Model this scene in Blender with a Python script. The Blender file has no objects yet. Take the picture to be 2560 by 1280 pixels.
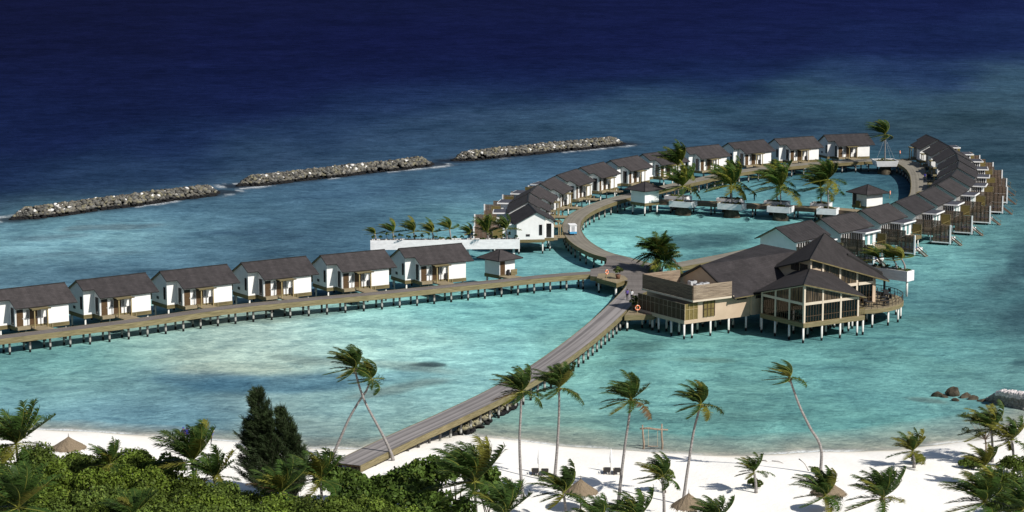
import bpy, bmesh, math, random
import numpy as np
from mathutils import Vector, Matrix
S = bpy.context.scene
COL = S.collection
rnd = random.Random(11)
nrs = np.random.RandomState(5)
PI = math.pi
# ---------------------------------------------------------------- camera (surveyed: 62 m above the sea)
F = 5600.0; YH = -260.0; H = 62.0
PT = math.atan((640 - YH) / F)
FW = (0, math.cos(PT), -math.sin(PT)); UP = (0, math.sin(PT), math.cos(PT))
def at(px, py, Z=0.0):
    a = (px - 1280) / F; b = (640 - py) / F
    d = (a, FW[1] + b * UP[1], FW[2] + b * UP[2]); t = (Z - H) / d[2]
    return Vector((d[0] * t, d[1] * t, Z))
def at_y(px, py, y):
    a = (px - 1280) / F; b = (640 - py) / F
    d = (a, FW[1] + b * UP[1], FW[2] + b * UP[2]); t = y / d[1]
    return Vector((d[0] * t, y, H + d[2] * t))
def prj(x, y, z):
    c = y * FW[1] + (z - H) * FW[2]; u = y * UP[1] + (z - H) * UP[2]
    return 1280 + F * x / c, 640 - F * u / c
cam = bpy.data.cameras.new('camera'); co = bpy.data.objects.new('camera', cam); COL.objects.link(co)
co.location = (0, 0, H); co.rotation_euler = (PI / 2 - PT, 0, 0)
cam.sensor_fit = 'HORIZONTAL'; cam.sensor_width = 36; cam.lens = 36 * F / 2560
cam.clip_start = 1; cam.clip_end = 30000
S.camera = co
# ---------------------------------------------------------------- light
W = bpy.data.worlds.new('World'); S.world = W; W.use_nodes = True
nt = W.node_tree; sky = nt.nodes.new('ShaderNodeTexSky'); sky.sky_type = 'NISHITA'; sky.sun_disc = False
SE = math.radians(40); SAZ = math.radians(130)
sky.sun_elevation = SE; sky.sun_rotation = SAZ; sky.altitude = 50
bg = nt.nodes['Background']; bg.inputs[1].default_value = 0.05
nt.links.new(sky.outputs[0], bg.inputs[0])
sl = bpy.data.lights.new('sun', 'SUN'); sl.energy = 4.0; sl.angle = math.radians(0.5); sl.color = (1, 0.95, 0.87)
so = bpy.data.objects.new('sun', sl); COL.objects.link(so)
sd = Vector((math.sin(SAZ) * math.cos(SE), math.cos(SAZ) * math.cos(SE), math.sin(SE)))
so.rotation_euler = sd.to_track_quat('Z', 'Y').to_euler(); so.location = (60, -60, 150)
S.view_settings.view_transform = 'Standard'; S.view_settings.look = 'None'
S.view_settings.exposure = 0.48; S.view_settings.gamma = 1
S.view_settings.use_curve_mapping = False
S.render.engine = 'CYCLES'
# ---------------------------------------------------------------- materials
class NT:
    def __init__(s, name):
        s.m = bpy.data.materials.new(name); s.m.use_nodes = True; s.t = s.m.node_tree
        s.b = s.t.nodes['Principled BSDF']; s.out = s.t.nodes['Material Output']
    def n(s, typ, ins=None, **kw):
        x = s.t.nodes.new(typ)
        for k, v in kw.items(): setattr(x, k, v)
        for k, v in (ins or {}).items():
            if hasattr(v, 'is_linked') or isinstance(v, bpy.types.NodeSocket): s.t.links.new(v, x.inputs[k])
            else: x.inputs[k].default_value = v
        return x
    def l(s, a, b): s.t.links.new(a, b)
    def coord(s, kind='Object'): return s.n('ShaderNodeTexCoord').outputs[kind]
    def mapd(s, vec, scale): return s.n('ShaderNodeMapping', {'Vector': vec, 'Scale': scale}).outputs[0]
    def noise(s, vec, scale, detail=4, rough=.55):
        return s.n('ShaderNodeTexNoise', {'Vector': vec, 'Scale': scale, 'Detail': detail, 'Roughness': rough}).outputs['Fac']
    def ramp(s, fac, stops):
        r = s.n('ShaderNodeValToRGB', {'Fac': fac}); e = r.color_ramp.elements
        while len(e) < len(stops): e.new(.5)
        for i, (p, c) in enumerate(stops): e[i].position = p; e[i].color = (*c, 1) if len(c) == 3 else c
        return r.outputs[0]
    def mix(s, fac, a, b, mode='MIX'):
        x = s.n('ShaderNodeMix', data_type='RGBA', blend_type=mode)
        for i, v in ((0, fac), (6, a), (7, b)):
            if isinstance(v, bpy.types.NodeSocket): s.l(v, x.inputs[i])
            else: x.inputs[i].default_value = v if not isinstance(v, tuple) else (*v, 1)[:4]
        return x.outputs[2]
    def math(s, op, a, b=0.0, clamp=False):
        x = s.n('ShaderNodeMath', operation=op, use_clamp=clamp)
        for i, v in ((0, a), (1, b)):
            if isinstance(v, bpy.types.NodeSocket): s.l(v, x.inputs[i])
            else: x.inputs[i].default_value = v
        return x.outputs[0]
    def bump(s, h, st, dist):
        s.l(s.n('ShaderNodeBump', {'Height': h, 'Strength': st, 'Distance': dist}).outputs[0], s.b.inputs['Normal'])
    def fin(s, col, rough=.7, spec=.3):
        if isinstance(col, bpy.types.NodeSocket): s.l(col, s.b.inputs['Base Color'])
        else: s.b.inputs['Base Color'].default_value = (*col, 1)
        s.b.inputs['Roughness'].default_value = rough; s.b.inputs['Specular IOR Level'].default_value = spec
        return s.m
def C(r, g, b):
    f = lambda v: (v / 255 / 12.92) if v / 255 <= .04045 else ((v / 255 + .055) / 1.055) ** 2.4
    return (f(r), f(g), f(b))
M = {}
def mottled(name, c1, c2, scale, rough=.75, spec=.25, stretch=(1, 1, 1), bump=0, detail=4, kind='Object'):
    k = NT(name); v = k.mapd(k.coord(kind), stretch); f = k.noise(v, scale, detail)
    c = k.ramp(f, [(.3, c1), (.7, c2)])
    if bump: k.bump(f, .5, bump)
    M[name] = k.fin(c, rough, spec); return M[name]
mottled('white_plaster', (.68, .68, .675), (.77, .77, .765), .7, .8, .2)
mottled('white_paint', (.72, .72, .72), (.82, .82, .82), 1.2, .5, .3)
mottled('planter_white', (.62, .62, .63), (.78, .78, .79), .9, .8, .2, (1, 1, 2.5))
mottled('cream', (.42, .325, .235), (.49, .385, .285), .6, .8, .2)
mottled('cream_frame', (.50, .43, .34), (.58, .50, .40), .8, .7, .2)
mottled('dark_trim', (.012, .011, .011), (.022, .02, .019), 2, .6, .3)
mottled('soffit', (.16, .12, .07), (.22, .17, .1), 3, .7, .2)
mottled('wood_fascia', (.075, .06, .028), (.21, .175, .09), 1.3, .8, .15, (.35, .35, 9), detail=6)
mottled('wood_light', (.10, .085, .042), (.25, .21, .12), 1.2, .75, .2, (.5, .5, 9), detail=6)
mottled('wood_post', (.26, .2, .1), (.36, .29, .15), 2, .75, .2, (3, 3, .4))
mottled('slat_wood', (.07, .045, .032), (.18, .125, .09), 1.1, .7, .25, (.6, .6, 7), detail=5)
mottled('slat_gray', (.13, .095, .07), (.34, .27, .2), 1.0, .75, .2, (.5, .5, 8), detail=5)
mottled('lattice', (.045, .03, .018), (.085, .058, .034), 1.5, .75, .2, (1, 1, 6))
mottled('yellow_screen', (.11, .085, .03), (.18, .14, .05), 2, .75, .2, (1, 1, 6))
mottled('door_brown', (.05, .028, .013), (.10, .06, .028), 2, .5, .3, (1, 1, 5))
mottled('charcoal', (.02, .02, .022), (.035, .035, .038), 3, .6, .3)
mottled('grey_metal', (.35, .36, .38), (.5, .51, .53), 2, .45, .4)
mottled('flat_roof', (.045, .045, .055), (.07, .07, .085), 1, .6, .3)
mottled('trunk', (.13, .12, .115), (.34, .32, .31), 3.5, .9, .1, (1, 1, 5), .02)
mottled('driftwood', (.16, .12, .09), (.36, .29, .23), 4, .9, .1, (3, 3, .8), .03)
mottled('bark', (.05, .04, .03), (.12, .1, .08), 4, .9, .1)
mottled('thatch', (.10, .075, .05), (.30, .24, .17), 5, .95, .05, (5, 5, .7), .05)
mottled('soil', (.05, .04, .02), (.14, .13, .06), 3, .95, .05)
mottled('boulder', (.022, .019, .015), (.105, .09, .065), 1.4, .9, .1, bump=.15, detail=8)
mottled('pale_stone', (.22, .22, .19), (.42, .42, .37), 1.5, .9, .1, bump=.05)
mottled('orange', (.75, .17, .05), (.85, .25, .1), 2, .5, .3)
mottled('canvas', (.74, .74, .74), (.84, .84, .84), 2, .8, .1)
mottled('pool_blue', (.04, .08, .32), (.07, .13, .42), 1.5, .08, .5)
mottled('terracotta', (.10, .05, .03), (.16, .08, .05), 3, .8, .2)
mottled('cart_blue', (.05, .28, .52), (.08, .34, .6), 2, .4, .4)
mottled('tyre', (.012, .012, .012), (.02, .02, .02), 3, .8, .2)
mottled('skin', (.12, .06, .035), (.16, .08, .05), 3, .6, .3)
mottled('hair', (.008, .007, .006), (.014, .012, .01), 5, .6, .3)
mottled('cloth_blue', (.035, .035, .30), (.06, .06, .40), 4, .85, .1)
mottled('cloth_purple', (.12, .08, .30), (.16, .11, .38), 4, .85, .1)
mottled('cloth_white', (.72, .72, .74), (.8, .8, .82), 4, .85, .1)
mottled('cloth_dark', (.012, .013, .02), (.022, .023, .032), 4, .85, .1)
mottled('rope', (.38, .33, .24), (.5, .44, .33), 6, .9, .1)
k = NT('glass'); k.b.inputs['IOR'].default_value = 1.5
M['glass'] = k.fin(k.ramp(k.noise(k.coord(), .8), [(.35, (.008, .009, .011)), (.7, (.03, .026, .022))]), .12, .3)
k = NT('glass_teal'); M['glass_teal'] = k.fin(k.ramp(k.noise(k.coord(), .6), [(.35, (.10, .22, .24)), (.7, (.22, .36, .37))]), .12, .4)
k = NT('curtain_glass'); M['curtain_glass'] = k.fin(k.ramp(k.noise(k.mapd(k.coord(), (6, 6, .3)), 1.2, 3), [(.4, (.012, .01, .009)), (.52, (.07, .05, .03)), (.7, (.16, .115, .075))]), .15, .35)
k = NT('clear_glass')     # restaurant panes: dim, partly see-through
gl = k.n('ShaderNodeBsdfGlossy', {'Color': (.8, .8, .8, 1), 'Roughness': .05}); tr = k.n('ShaderNodeBsdfTransparent', {'Color': (.30, .27, .24, 1)})
mx = k.n('ShaderNodeMixShader', {0: .07, 1: tr.outputs[0], 2: gl.outputs[0]}); k.l(mx.outputs[0], k.out.inputs[0]); M['clear_glass'] = k.m
# roof shingles: courses run along local x
def shingle(name, c1, c2, seam):
    k = NT(name); v = k.coord()
    br = k.n('ShaderNodeTexBrick', {'Vector': v, 'Color1': (*c1, 1), 'Color2': (*c2, 1), 'Mortar': (c1[0] * .45, c1[1] * .45, c1[2] * .45, 1), 'Scale': 1.0, 'Mortar Size': .018, 'Bias': -.1, 'Brick Width': .62, 'Row Height': .34})
    f = k.noise(v, .5, 5); c = k.mix(.55, br.outputs[0], k.ramp(f, [(.3, tuple(x * .75 for x in c1)), (.7, tuple(x * 1.12 for x in c2))]))
    if seam:
        sx = k.n('ShaderNodeSeparateXYZ', {0: v}).outputs[0]
        fr = k.math('FRACT', k.math('MULTIPLY', sx, 1 / .85)); ln = k.math('LESS_THAN', fr, .07)
        c = k.mix(k.math('MULTIPLY', ln, .6), c, (c1[0] * .3, c1[1] * .3, c1[2] * .3))
    rn = k.n('ShaderNodeObjectInfo').outputs['Random']; st = k.noise(k.mapd(v, (1.6, .25, .25)), 1.0, 4)
    c = k.mix(1.0, c, k.ramp(rn, [(0, (.82, .82, .84)), (1, (1.15, 1.13, 1.11))]), 'MULTIPLY'); c = k.mix(1.0, c, k.ramp(st, [(.35, (.9, .9, .9)), (.65, (1.08, 1.075, 1.07))]), 'MULTIPLY')
    k.bump(br.outputs['Fac'], .35, -.02)
    M[name] = k.fin(c, .85, .15)
shingle('roof_shingle', (.036, .033, .0345), (.058, .0525, .055), False)
shingle('roof_seam', (.035, .0325, .034), (.053, .049, .051), True)
shingle('roof_dark', (.034, .031, .031), (.043, .039, .04), False)
# deck boards: uv = metres along / across
def deck(name, c1, c2, board, tracks=0.0):
    k = NT(name); uv = k.coord('UV'); sp = k.n('ShaderNodeSeparateXYZ', {0: uv})
    u, w = sp.outputs[0], sp.outputs[1]
    g = k.n('ShaderNodeTexNoise', {'Vector': k.mapd(uv, (1 / board, .12, 1)), 'Scale': 1.0, 'Detail': 3, 'Roughness': .7}).outputs[0]
    c = k.ramp(g, [(.32, c1), (.68, c2)])
    fr = k.math('FRACT', k.math('MULTIPLY', u, 1 / (board * 2)))
    c = k.mix(k.math('MULTIPLY', k.math('LESS_THAN', fr, .12), .35), c, tuple(x * .35 for x in c1))
    big = k.noise(uv, .22, 4); c = k.mix(.45, c, k.ramp(big, [(.3, tuple(x * .7 for x in c1)), (.7, tuple(min(1, x * 1.15) for x in c2))]))
    if tracks:      # worn lighter wheel tracks
        wv = k.n('ShaderNodeTexNoise', {'Vector': k.mapd(uv, (.015, 1.9, 1)), 'Scale': 1.0, 'Detail': 2}).outputs[0]
        c = k.mix(tracks, c, k.ramp(wv, [(.38, tuple(x * .6 for x in c1)), (.62, tuple(min(1, x * 1.35) for x in c2))]))
    M[name] = k.fin(c, .85, .12)
deck('deck_grey', (.115, .103, .098), (.185, .168, .158), .14, .25)
deck('deck_jetty', (.155, .146, .147), (.25, .234, .232), .14, .55)
deck('deck_ring', (.155, .143, .118), (.24, .222, .185), .5, .25)
deck('deck_wood', (.19, .155, .10), (.30, .25, .165), .14)
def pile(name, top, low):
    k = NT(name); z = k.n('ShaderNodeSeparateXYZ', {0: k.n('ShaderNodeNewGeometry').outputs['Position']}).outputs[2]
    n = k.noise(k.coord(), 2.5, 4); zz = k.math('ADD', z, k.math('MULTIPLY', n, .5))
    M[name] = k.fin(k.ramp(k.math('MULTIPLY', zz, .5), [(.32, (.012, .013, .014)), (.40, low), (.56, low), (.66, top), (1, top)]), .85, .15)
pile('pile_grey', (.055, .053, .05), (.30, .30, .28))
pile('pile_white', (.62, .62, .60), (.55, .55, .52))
# foliage: vertex colour carries each leaf's own pigment
def leafmat(name, trans=.25):
    k = NT(name); a = k.n('ShaderNodeAttribute', attribute_name='tint').outputs['Color']
    k.fin(a, .55, .12)
    t = k.n('ShaderNodeBsdfTranslucent', {'Color': a}); mx = k.n('ShaderNodeMixShader', {0: trans, 1: k.b.outputs[0], 2: t.outputs[0]})
    k.l(mx.outputs[0], k.out.inputs[0]); M[name] = k.m
leafmat('leaf', .14)
# sand, wetter and greyer right at the water
k = NT('sand'); po = k.n('ShaderNodeNewGeometry').outputs['Position']; z = k.n('ShaderNodeSeparateXYZ', {0: po}).outputs[2]
n1 = k.noise(po, .35, 6); n2 = k.noise(po, 3.0, 6, .7)
zz = k.math('ADD', z, k.math('MULTIPLY', k.math('SUBTRACT', n1, .5), .35))
c = k.ramp(zz, [(.0, (.33, .31, .255)), (.12, (.50, .47, .39)), (.30, (.72, .68, .58)), (.55, (.86, .83, .77)), (1, (.88, .86, .82))])
sp = k.ramp(k.noise(po, 7.0, 3, .8), [(.66, (0, 0, 0)), (.74, (1, 1, 1))])
litter = k.math('MULTIPLY', sp, k.ramp(zz, [(.12, (1, 1, 1)), (.45, (0, 0, 0))]))
c = k.mix(k.math('MULTIPLY', litter, .5), c, (.25, .22, .12))
foot = k.noise(po, 1.1, 5, .65); k.bump(k.math('ADD', foot, k.math('MULTIPLY', n2, .3)), .55, .16)
M['sand'] = k.fin(c, .95, .05)
# rubble rock: per rock pigment, wet black band at the sea
k = NT('rubble'); a = k.n('ShaderNodeAttribute', attribute_name='tint').outputs['Color']; po = k.n('ShaderNodeNewGeometry').outputs['Position']
z = k.n('ShaderNodeSeparateXYZ', {0: po}).outputs[2]; n = k.noise(po, 1.6, 6)
c = k.mix(.5, a, k.mix(1.0, a, k.ramp(n, [(.3, (.45, .43, .4)), (.7, (1.3, 1.3, 1.3))]), 'MULTIPLY'))
wet = k.ramp(k.math('ADD', z, k.math('MULTIPLY', n, .5)), [(.80, (1, 1, 1)), (1.02, (0, 0, 0))])
M['rubble'] = k.fin(k.mix(wet, c, (.012, .012, .013)), .9, .15); k.bump(n, .6, .1)
k = NT('cobble'); a = k.n('ShaderNodeAttribute', attribute_name='tint').outputs['Color']; M['cobble'] = k.fin(a, .9, .1)
# sea
k = NT('sea'); a = k.n('ShaderNodeAttribute', attribute_name='tint').outputs['Color']; po = k.n('ShaderNodeNewGeometry').outputs['Position']
w1 = k.n('ShaderNodeTexNoise', {'Vector': k.mapd(po, (.16, .22, 1)), 'Scale': 1.0, 'Detail': 7, 'Roughness': .62, 'Distortion': .6}).outputs[0]
w2 = k.n('ShaderNodeTexNoise', {'Vector': k.mapd(po, (.6, .85, 1)), 'Scale': 1.0, 'Detail': 5, 'Roughness': .65, 'Distortion': .4}).outputs[0]
w3 = k.n('ShaderNodeTexNoise', {'Vector': k.mapd(po, (.03, .045, 1)), 'Scale': 1.0, 'Detail': 6, 'Roughness': .6}).outputs[0]
mod = k.math('ADD', k.math('MULTIPLY', w1, .5), k.math('ADD', k.math('MULTIPLY', w2, .34), k.math('MULTIPLY', w3, .16)))
fac = k.ramp(mod, [(.39, (.60, .65, .70)), (.5, (1, 1, 1)), (.61, (1.44, 1.37, 1.32))])  # light and dark of the ripples put into the water colour
w4 = k.n('ShaderNodeTexNoise', {'Vector': k.mapd(po, (1.1, 2.6, 1)), 'Scale': 1.0, 'Detail': 4, 'Roughness': .7, 'Distortion': .8}).outputs[0]
c = k.mix(1.0, a, fac, 'MULTIPLY')
c = k.mix(1.0, c, k.ramp(w4, [(.34, (.76, .78, .80)), (.5, (1, 1, 1)), (.66, (1.28, 1.23, 1.2))]), 'MULTIPLY')  # finer ripple shading, also multiplied into the colour
fo = k.n('ShaderNodeAttribute', attribute_name='foam').outputs['Fac']
fl = k.math('MULTIPLY', fo, k.ramp(k.noise(po, 2.2, 5, .7), [(.36, (0, 0, 0)), (.54, (1, 1, 1))]))
caps = k.ramp(k.n('ShaderNodeTexNoise', {'Vector': k.mapd(po, (.22, .5, 1)), 'Scale': 1.0, 'Detail': 5, 'Roughness': .75}).outputs[0], [(.755, (0, 0, 0)), (.80, (1, 1, 1))])
c = k.mix(k.math('MAXIMUM', fl, k.math('MULTIPLY', caps, .7)), c, (.72, .76, .78))
k.bump(k.math('ADD', k.math('MULTIPLY', w1, 1.0), k.math('ADD', k.math('MULTIPLY', w2, .5), k.math('MULTIPLY', w4, .22))), .6, .7)
M['sea'] = k.fin(c, .6, 0.0)
gs = k.n('ShaderNodeBsdfGlossy', {'Color': (.8, .85, .9, 1), 'Roughness': .25}); k.l(k.b.inputs['Normal'].links[0].from_socket, gs.inputs['Normal'])
mx = k.n('ShaderNodeMixShader', {0: .012, 1: k.b.outputs[0], 2: gs.outputs[0]}); k.l(mx.outputs[0], k.out.inputs[0])
# ---------------------------------------------------------------- mesh builder
class MB:
    def __init__(s): s.v = []; s.f = []; s.mi = []; s.ms = []; s.uv = {}
    def mat(s, m):
        if m not in s.ms: s.ms.append(m)
        return s.ms.index(m)
    def add(s, vs, fs, m, uv=None):
        o = len(s.v); i = s.mat(m); s.v += [tuple(p) for p in vs]
        for q, f in enumerate(fs):
            if uv: s.uv[len(s.f)] = uv[q]
            s.f.append([o + a for a in f]); s.mi.append(i)
        return s
    def box(s, x0, x1, y0, y1, z0, z1, m):
        if x0 > x1: x0, x1 = x1, x0
        if y0 > y1: y0, y1 = y1, y0
        if z0 > z1: z0, z1 = z1, z0
        return s.add([(x0, y0, z0), (x1, y0, z0), (x1, y1, z0), (x0, y1, z0), (x0, y0, z1), (x1, y0, z1), (x1, y1, z1), (x0, y1, z1)],
            [(0, 3, 2, 1), (4, 5, 6, 7), (0, 1, 5, 4), (1, 2, 6, 5), (2, 3, 7, 6), (3, 0, 4, 7)], m,
            [[(x0, y0), (x0, y1), (x1, y1), (x1, y0)], [(x0, y0), (x1, y0), (x1, y1), (x0, y1)], [(x0, z0), (x1, z0), (x1, z1), (x0, z1)], [(y0, z0), (y1, z0), (y1, z1), (y0, z1)], [(x1, z0), (x0, z0), (x0, z1), (x1, z1)], [(y1, z0), (y0, z0), (y0, z1), (y1, z1)]])
    def prism(s, poly, z0, z1, m, mside=None):
        n = len(poly)
        ar = sum(poly[i][0] * poly[(i + 1) % n][1] - poly[(i + 1) % n][0] * poly[i][1] for i in range(n))
        if ar < 0: poly = poly[::-1]
        vs = [(p[0], p[1], z0) for p in poly] + [(p[0], p[1], z1) for p in poly]
        s.add(vs, [tuple(range(n, 2 * n))], m, [[(p[0], p[1]) for p in poly]])
        s.add(vs, [tuple(reversed(range(n)))], mside or m)
        return s.add(vs, [(i, (i + 1) % n, n + (i + 1) % n, n + i) for i in range(n)], mside or m)
    def slab(s, top, th, m, mside=None, munder=None):      # a (sloping) polygon thickened downward
        n = len(top); vs = [tuple(p) for p in top] + [(p[0], p[1], p[2] - th) for p in top]
        s.add(vs, [tuple(range(n))], m); s.add(vs, [tuple(reversed(range(n, 2 * n)))], munder or mside or m)
        return s.add(vs, [(i, n + i, n + (i + 1) % n, (i + 1) % n) for i in range(n)], mside or m)
    def cyl(s, x, y, z0, z1, r, m, n=10, r1=None):
        r1 = r if r1 is None else r1
        vs = [(x + r * math.cos(2 * PI * i / n), y + r * math.sin(2 * PI * i / n), z0) for i in range(n)] + [(x + r1 * math.cos(2 * PI * i / n), y + r1 * math.sin(2 * PI * i / n), z1) for i in range(n)]
        return s.add(vs, [(i, (i + 1) % n, n + (i + 1) % n, n + i) for i in range(n)] + [tuple(range(n, 2 * n)), tuple(reversed(range(n)))], m)
    def tube(s, pts, rad, m, n=8):
        pts = [Vector(p) for p in pts]; rad = rad if hasattr(rad, '__len__') else [rad] * len(pts)
        vs = []; nx = None
        for i, p in enumerate(pts):
            t = (pts[min(i + 1, len(pts) - 1)] - pts[max(i - 1, 0)]).normalized()
            if nx is None: nx = t.cross(Vector((0, 0, 1)) if abs(t.z) < .9 else Vector((1, 0, 0))).normalized()
            nx = (nx - t * nx.dot(t)).normalized(); b = t.cross(nx)
            vs += [tuple(p + (nx * math.cos(2 * PI * q / n) + b * math.sin(2 * PI * q / n)) * rad[i]) for q in range(n)]
        fs = [(i * n + q, i * n + (q + 1) % n, (i + 1) * n + (q + 1) % n, (i + 1) * n + q) for i in range(len(pts) - 1) for q in range(n)]
        fs += [tuple(reversed(range(n))), tuple(range((len(pts) - 1) * n, len(pts) * n))]
        return s.add(vs, fs, m)
    def sphere(s, c, r, m, seg=10, ring=6, jit=0, rn=None):
        vs = []; rx = r if hasattr(r, '__len__') else (r, r, r)
        for i in range(ring + 1):
            for j in range(seg):
                a = PI * i / ring; b = 2 * PI * j / seg; q = 1 + (rn.uniform(-jit, jit) if rn and 0 < i < ring else 0)
                vs.append((c[0] + rx[0] * q * math.sin(a) * math.cos(b), c[1] + rx[1] * q * math.sin(a) * math.sin(b), c[2] + rx[2] * q * math.cos(a)))
        return s.add(vs, [(i * seg + j, (i + 1) * seg + j, (i + 1) * seg + (j + 1) % seg, i * seg + (j + 1) % seg) for i in range(ring) for j in range(seg)], m)
    def torus(s, c, R, r, m, ax='y', n=18, k=8):
        vs = []
        for i in range(n):
            for j in range(k):
                a = 2 * PI * i / n; b = 2 * PI * j / k; q = R + r * math.cos(b)
                p = (q * math.cos(a), r * math.sin(b), q * math.sin(a)) if ax == 'y' else (q * math.cos(a), q * math.sin(a), r * math.sin(b))
                vs.append((c[0] + p[0], c[1] + p[1], c[2] + p[2]))
        return s.add(vs, [(i * k + j, i * k + (j + 1) % k, ((i + 1) % n) * k + (j + 1) % k, ((i + 1) % n) * k + j) for i in range(n) for j in range(k)], m)
    def mesh(s, name, smooth=False):
        me = bpy.data.meshes.new(name); me.from_pydata(s.v, [], s.f)
        for m in s.ms: me.materials.append(M[m])
        me.polygons.foreach_set('material_index', s.mi)
        if s.uv:
            L = me.uv_layers.new(name='UVMap')
            for fi, u in s.uv.items():
                for q, li in enumerate(me.polygons[fi].loop_indices): L.data[li].uv = u[q]
        if smooth: me.polygons.foreach_set('use_smooth', [True] * len(me.polygons))
        me.update(); return me
    def build(s, name, parent=None, smooth=False):
        return link(name, s.mesh(name, smooth), parent)
def link(name, me, parent=None):
    o = bpy.data.objects.new(name, me); COL.objects.link(o)
    if parent: o.parent = parent
    return o
def tag(o, label=None, cat=None, group=None, kind=None):
    if label: o['label'] = label
    if cat: o['category'] = cat
    if group: o['group'] = group
    if kind: o['kind'] = kind
    return o
def thing(name, label, cat, loc=(0, 0, 0), rz=0.0, group=None):
    o = bpy.data.objects.new(name, None); COL.objects.link(o); o.empty_display_size = .5
    o.location = loc; o.rotation_euler = (0, 0, rz); return tag(o, label, cat, group)
KIDS = {}
def copy_tree(o, parent=None):
    c = o.copy(); COL.objects.link(c)
    if parent: c.parent = parent
    for ch in list(o.children): copy_tree(ch, c)
    return c
def npmesh(name, V, Fq, mat, tint=None, Ft=None, extra_mats=(), mi=None, smooth=False):
    """quads Fq (n,4) and tris Ft (m,3) from numpy, tint = per vertex rgb"""
    me = bpy.data.meshes.new(name); nq = len(Fq); nt_ = 0 if Ft is None else len(Ft)
    me.vertices.add(len(V)); me.vertices.foreach_set('co', np.asarray(V, np.float32).ravel())
    loops = np.concatenate([np.asarray(Fq, np.int32).ravel()] + ([np.asarray(Ft, np.int32).ravel()] if nt_ else []))
    me.loops.add(len(loops)); me.loops.foreach_set('vertex_index', loops)
    ls = np.concatenate([np.arange(nq) * 4] + ([nq * 4 + np.arange(nt_) * 3] if nt_ else [])).astype(np.int32)
    me.polygons.add(nq + nt_); me.polygons.foreach_set('loop_start', ls)
    for m in (mat,) + tuple(extra_mats): me.materials.append(M[m])
    if mi is not None: me.polygons.foreach_set('material_index', np.asarray(mi, np.int32))
    me.update(calc_edges=True); me.validate()
    if tint is not None:
        a = me.color_attributes.new('tint', 'FLOAT_COLOR', 'POINT')
        a.data.foreach_set('color', np.c_[np.asarray(tint, np.float32), np.ones(len(V), np.float32)].ravel())
    if smooth: me.polygons.foreach_set('use_smooth', np.ones(nq + nt_, bool))
    return me
def catmull(P, step):
    P = [Vector(p) for p in P]; P = [P[0] * 2 - P[1]] + P + [P[-1] * 2 - P[-2]]; out = []
    for i in range(1, len(P) - 2):
        n = max(1, int((P[i + 1] - P[i]).length / step))
        for j in range(n):
            t = j / n; a, b, c, d = P[i - 1:i + 3]
            out.append(.5 * ((2 * b) + (c - a) * t + (2 * a - 5 * b + 4 * c - d) * t * t + (3 * b - a - 3 * c + d) * t ** 3))
    out.append(P[-2]); return out
# ================================================================ SETTING: beach, sea
SHORE = [(-900, 1058), (-300, 1060), (0, 1066), (80, 1074), (228, 1080), (414, 1093), (611, 1107), (772, 1122), (898, 1124), (1020, 1106), (1149, 1088), (1248, 1096), (1395, 1115), (1543, 1124), (1737, 1138), (1852, 1140), (1934, 1136), (2056, 1130), (2146, 1129), (2241, 1124), (2309, 1116), (2438, 1101), (2560, 1052), (2750, 1000), (3300, 940)]
SP = [at(*q) for q in SHORE]; SX = np.array([p.x for p in SP]); SY = np.array([p.y for p in SP])
def shore_d(x, y): return (np.interp(x, SX, SY) - y) * .93
def sand_z(x, y):
    d = shore_d(x, y)
    und = .10 * np.sin(x * .37 + 1.3) * np.sin(y * .21) + .07 * np.sin(x * .9 + y * .5)
    return np.where(d > 0, 1.75 * (1 - np.exp(-np.maximum(d, 0) / 6.5)) + und * np.clip(d / 4, 0, 1), d * .14)
def sz(x, y): return float(sand_z(np.array([x]), np.array([y]))[0])
def on_sand(px, py):
    z = 1.5
    for _ in range(6):
        p = at(px, py, z); z = sz(p.x, p.y)
    return Vector((p.x, p.y, z))
def grid(name, X, Y, Z, mat, tint=None, attrs=None):
    ny, nx = X.shape; V = np.c_[X.ravel(), Y.ravel(), Z.ravel()]
    i = np.arange((ny - 1) * (nx - 1)); r, c = i // (nx - 1), i % (nx - 1); a = r * nx + c
    me = npmesh(name, V, np.c_[a, a + 1, a + nx + 1, a + nx], mat, tint, smooth=True)
    for k_, v in (attrs or {}).items():
        q = me.attributes.new(k_, 'FLOAT', 'POINT'); q.data.foreach_set('value', np.asarray(v, np.float32).ravel())
    return link(name, me)
ys = np.concatenate([np.linspace(-160, 150, 20)[:-1], np.linspace(150, 205, 40)[:-1], np.linspace(205, 330, 300)])
xs = np.concatenate([np.linspace(-260, -75, 40)[:-1], np.linspace(-75, 85, 420)[:-1], np.linspace(85, 260, 40)])
X, Y = np.meshgrid(xs, ys); tag(grid('beach_sand', X, Y, sand_z(X, Y), 'sand'), kind='structure')

def vnoise(x, y, seed):      # cheap value noise
    xi = np.floor(x).astype(np.int64); yi = np.floor(y).astype(np.int64); fx = x - xi; fy = y - yi
    fx = fx * fx * (3 - 2 * fx); fy = fy * fy * (3 - 2 * fy)
    def h(a, b):
        n = (a * 374761393 + b * 668265263 + seed * 974634777) & 0xffffffff
        n = ((n ^ (n >> 13)) * 1274126177) & 0xffffffff; return ((n ^ (n >> 16)) & 0xffff) / 65535.0
    return (h(xi, yi) * (1 - fx) + h(xi + 1, yi) * fx) * (1 - fy) + (h(xi, yi + 1) * (1 - fx) + h(xi + 1, yi + 1) * fx) * fy
def fbm(x, y, seed, o=5):
    s = 0; a = .5
    for i in range(o): s = s + a * vnoise(x * 2 ** i, y * 2 ** i, seed + i); a *= .5
    return s
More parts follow.
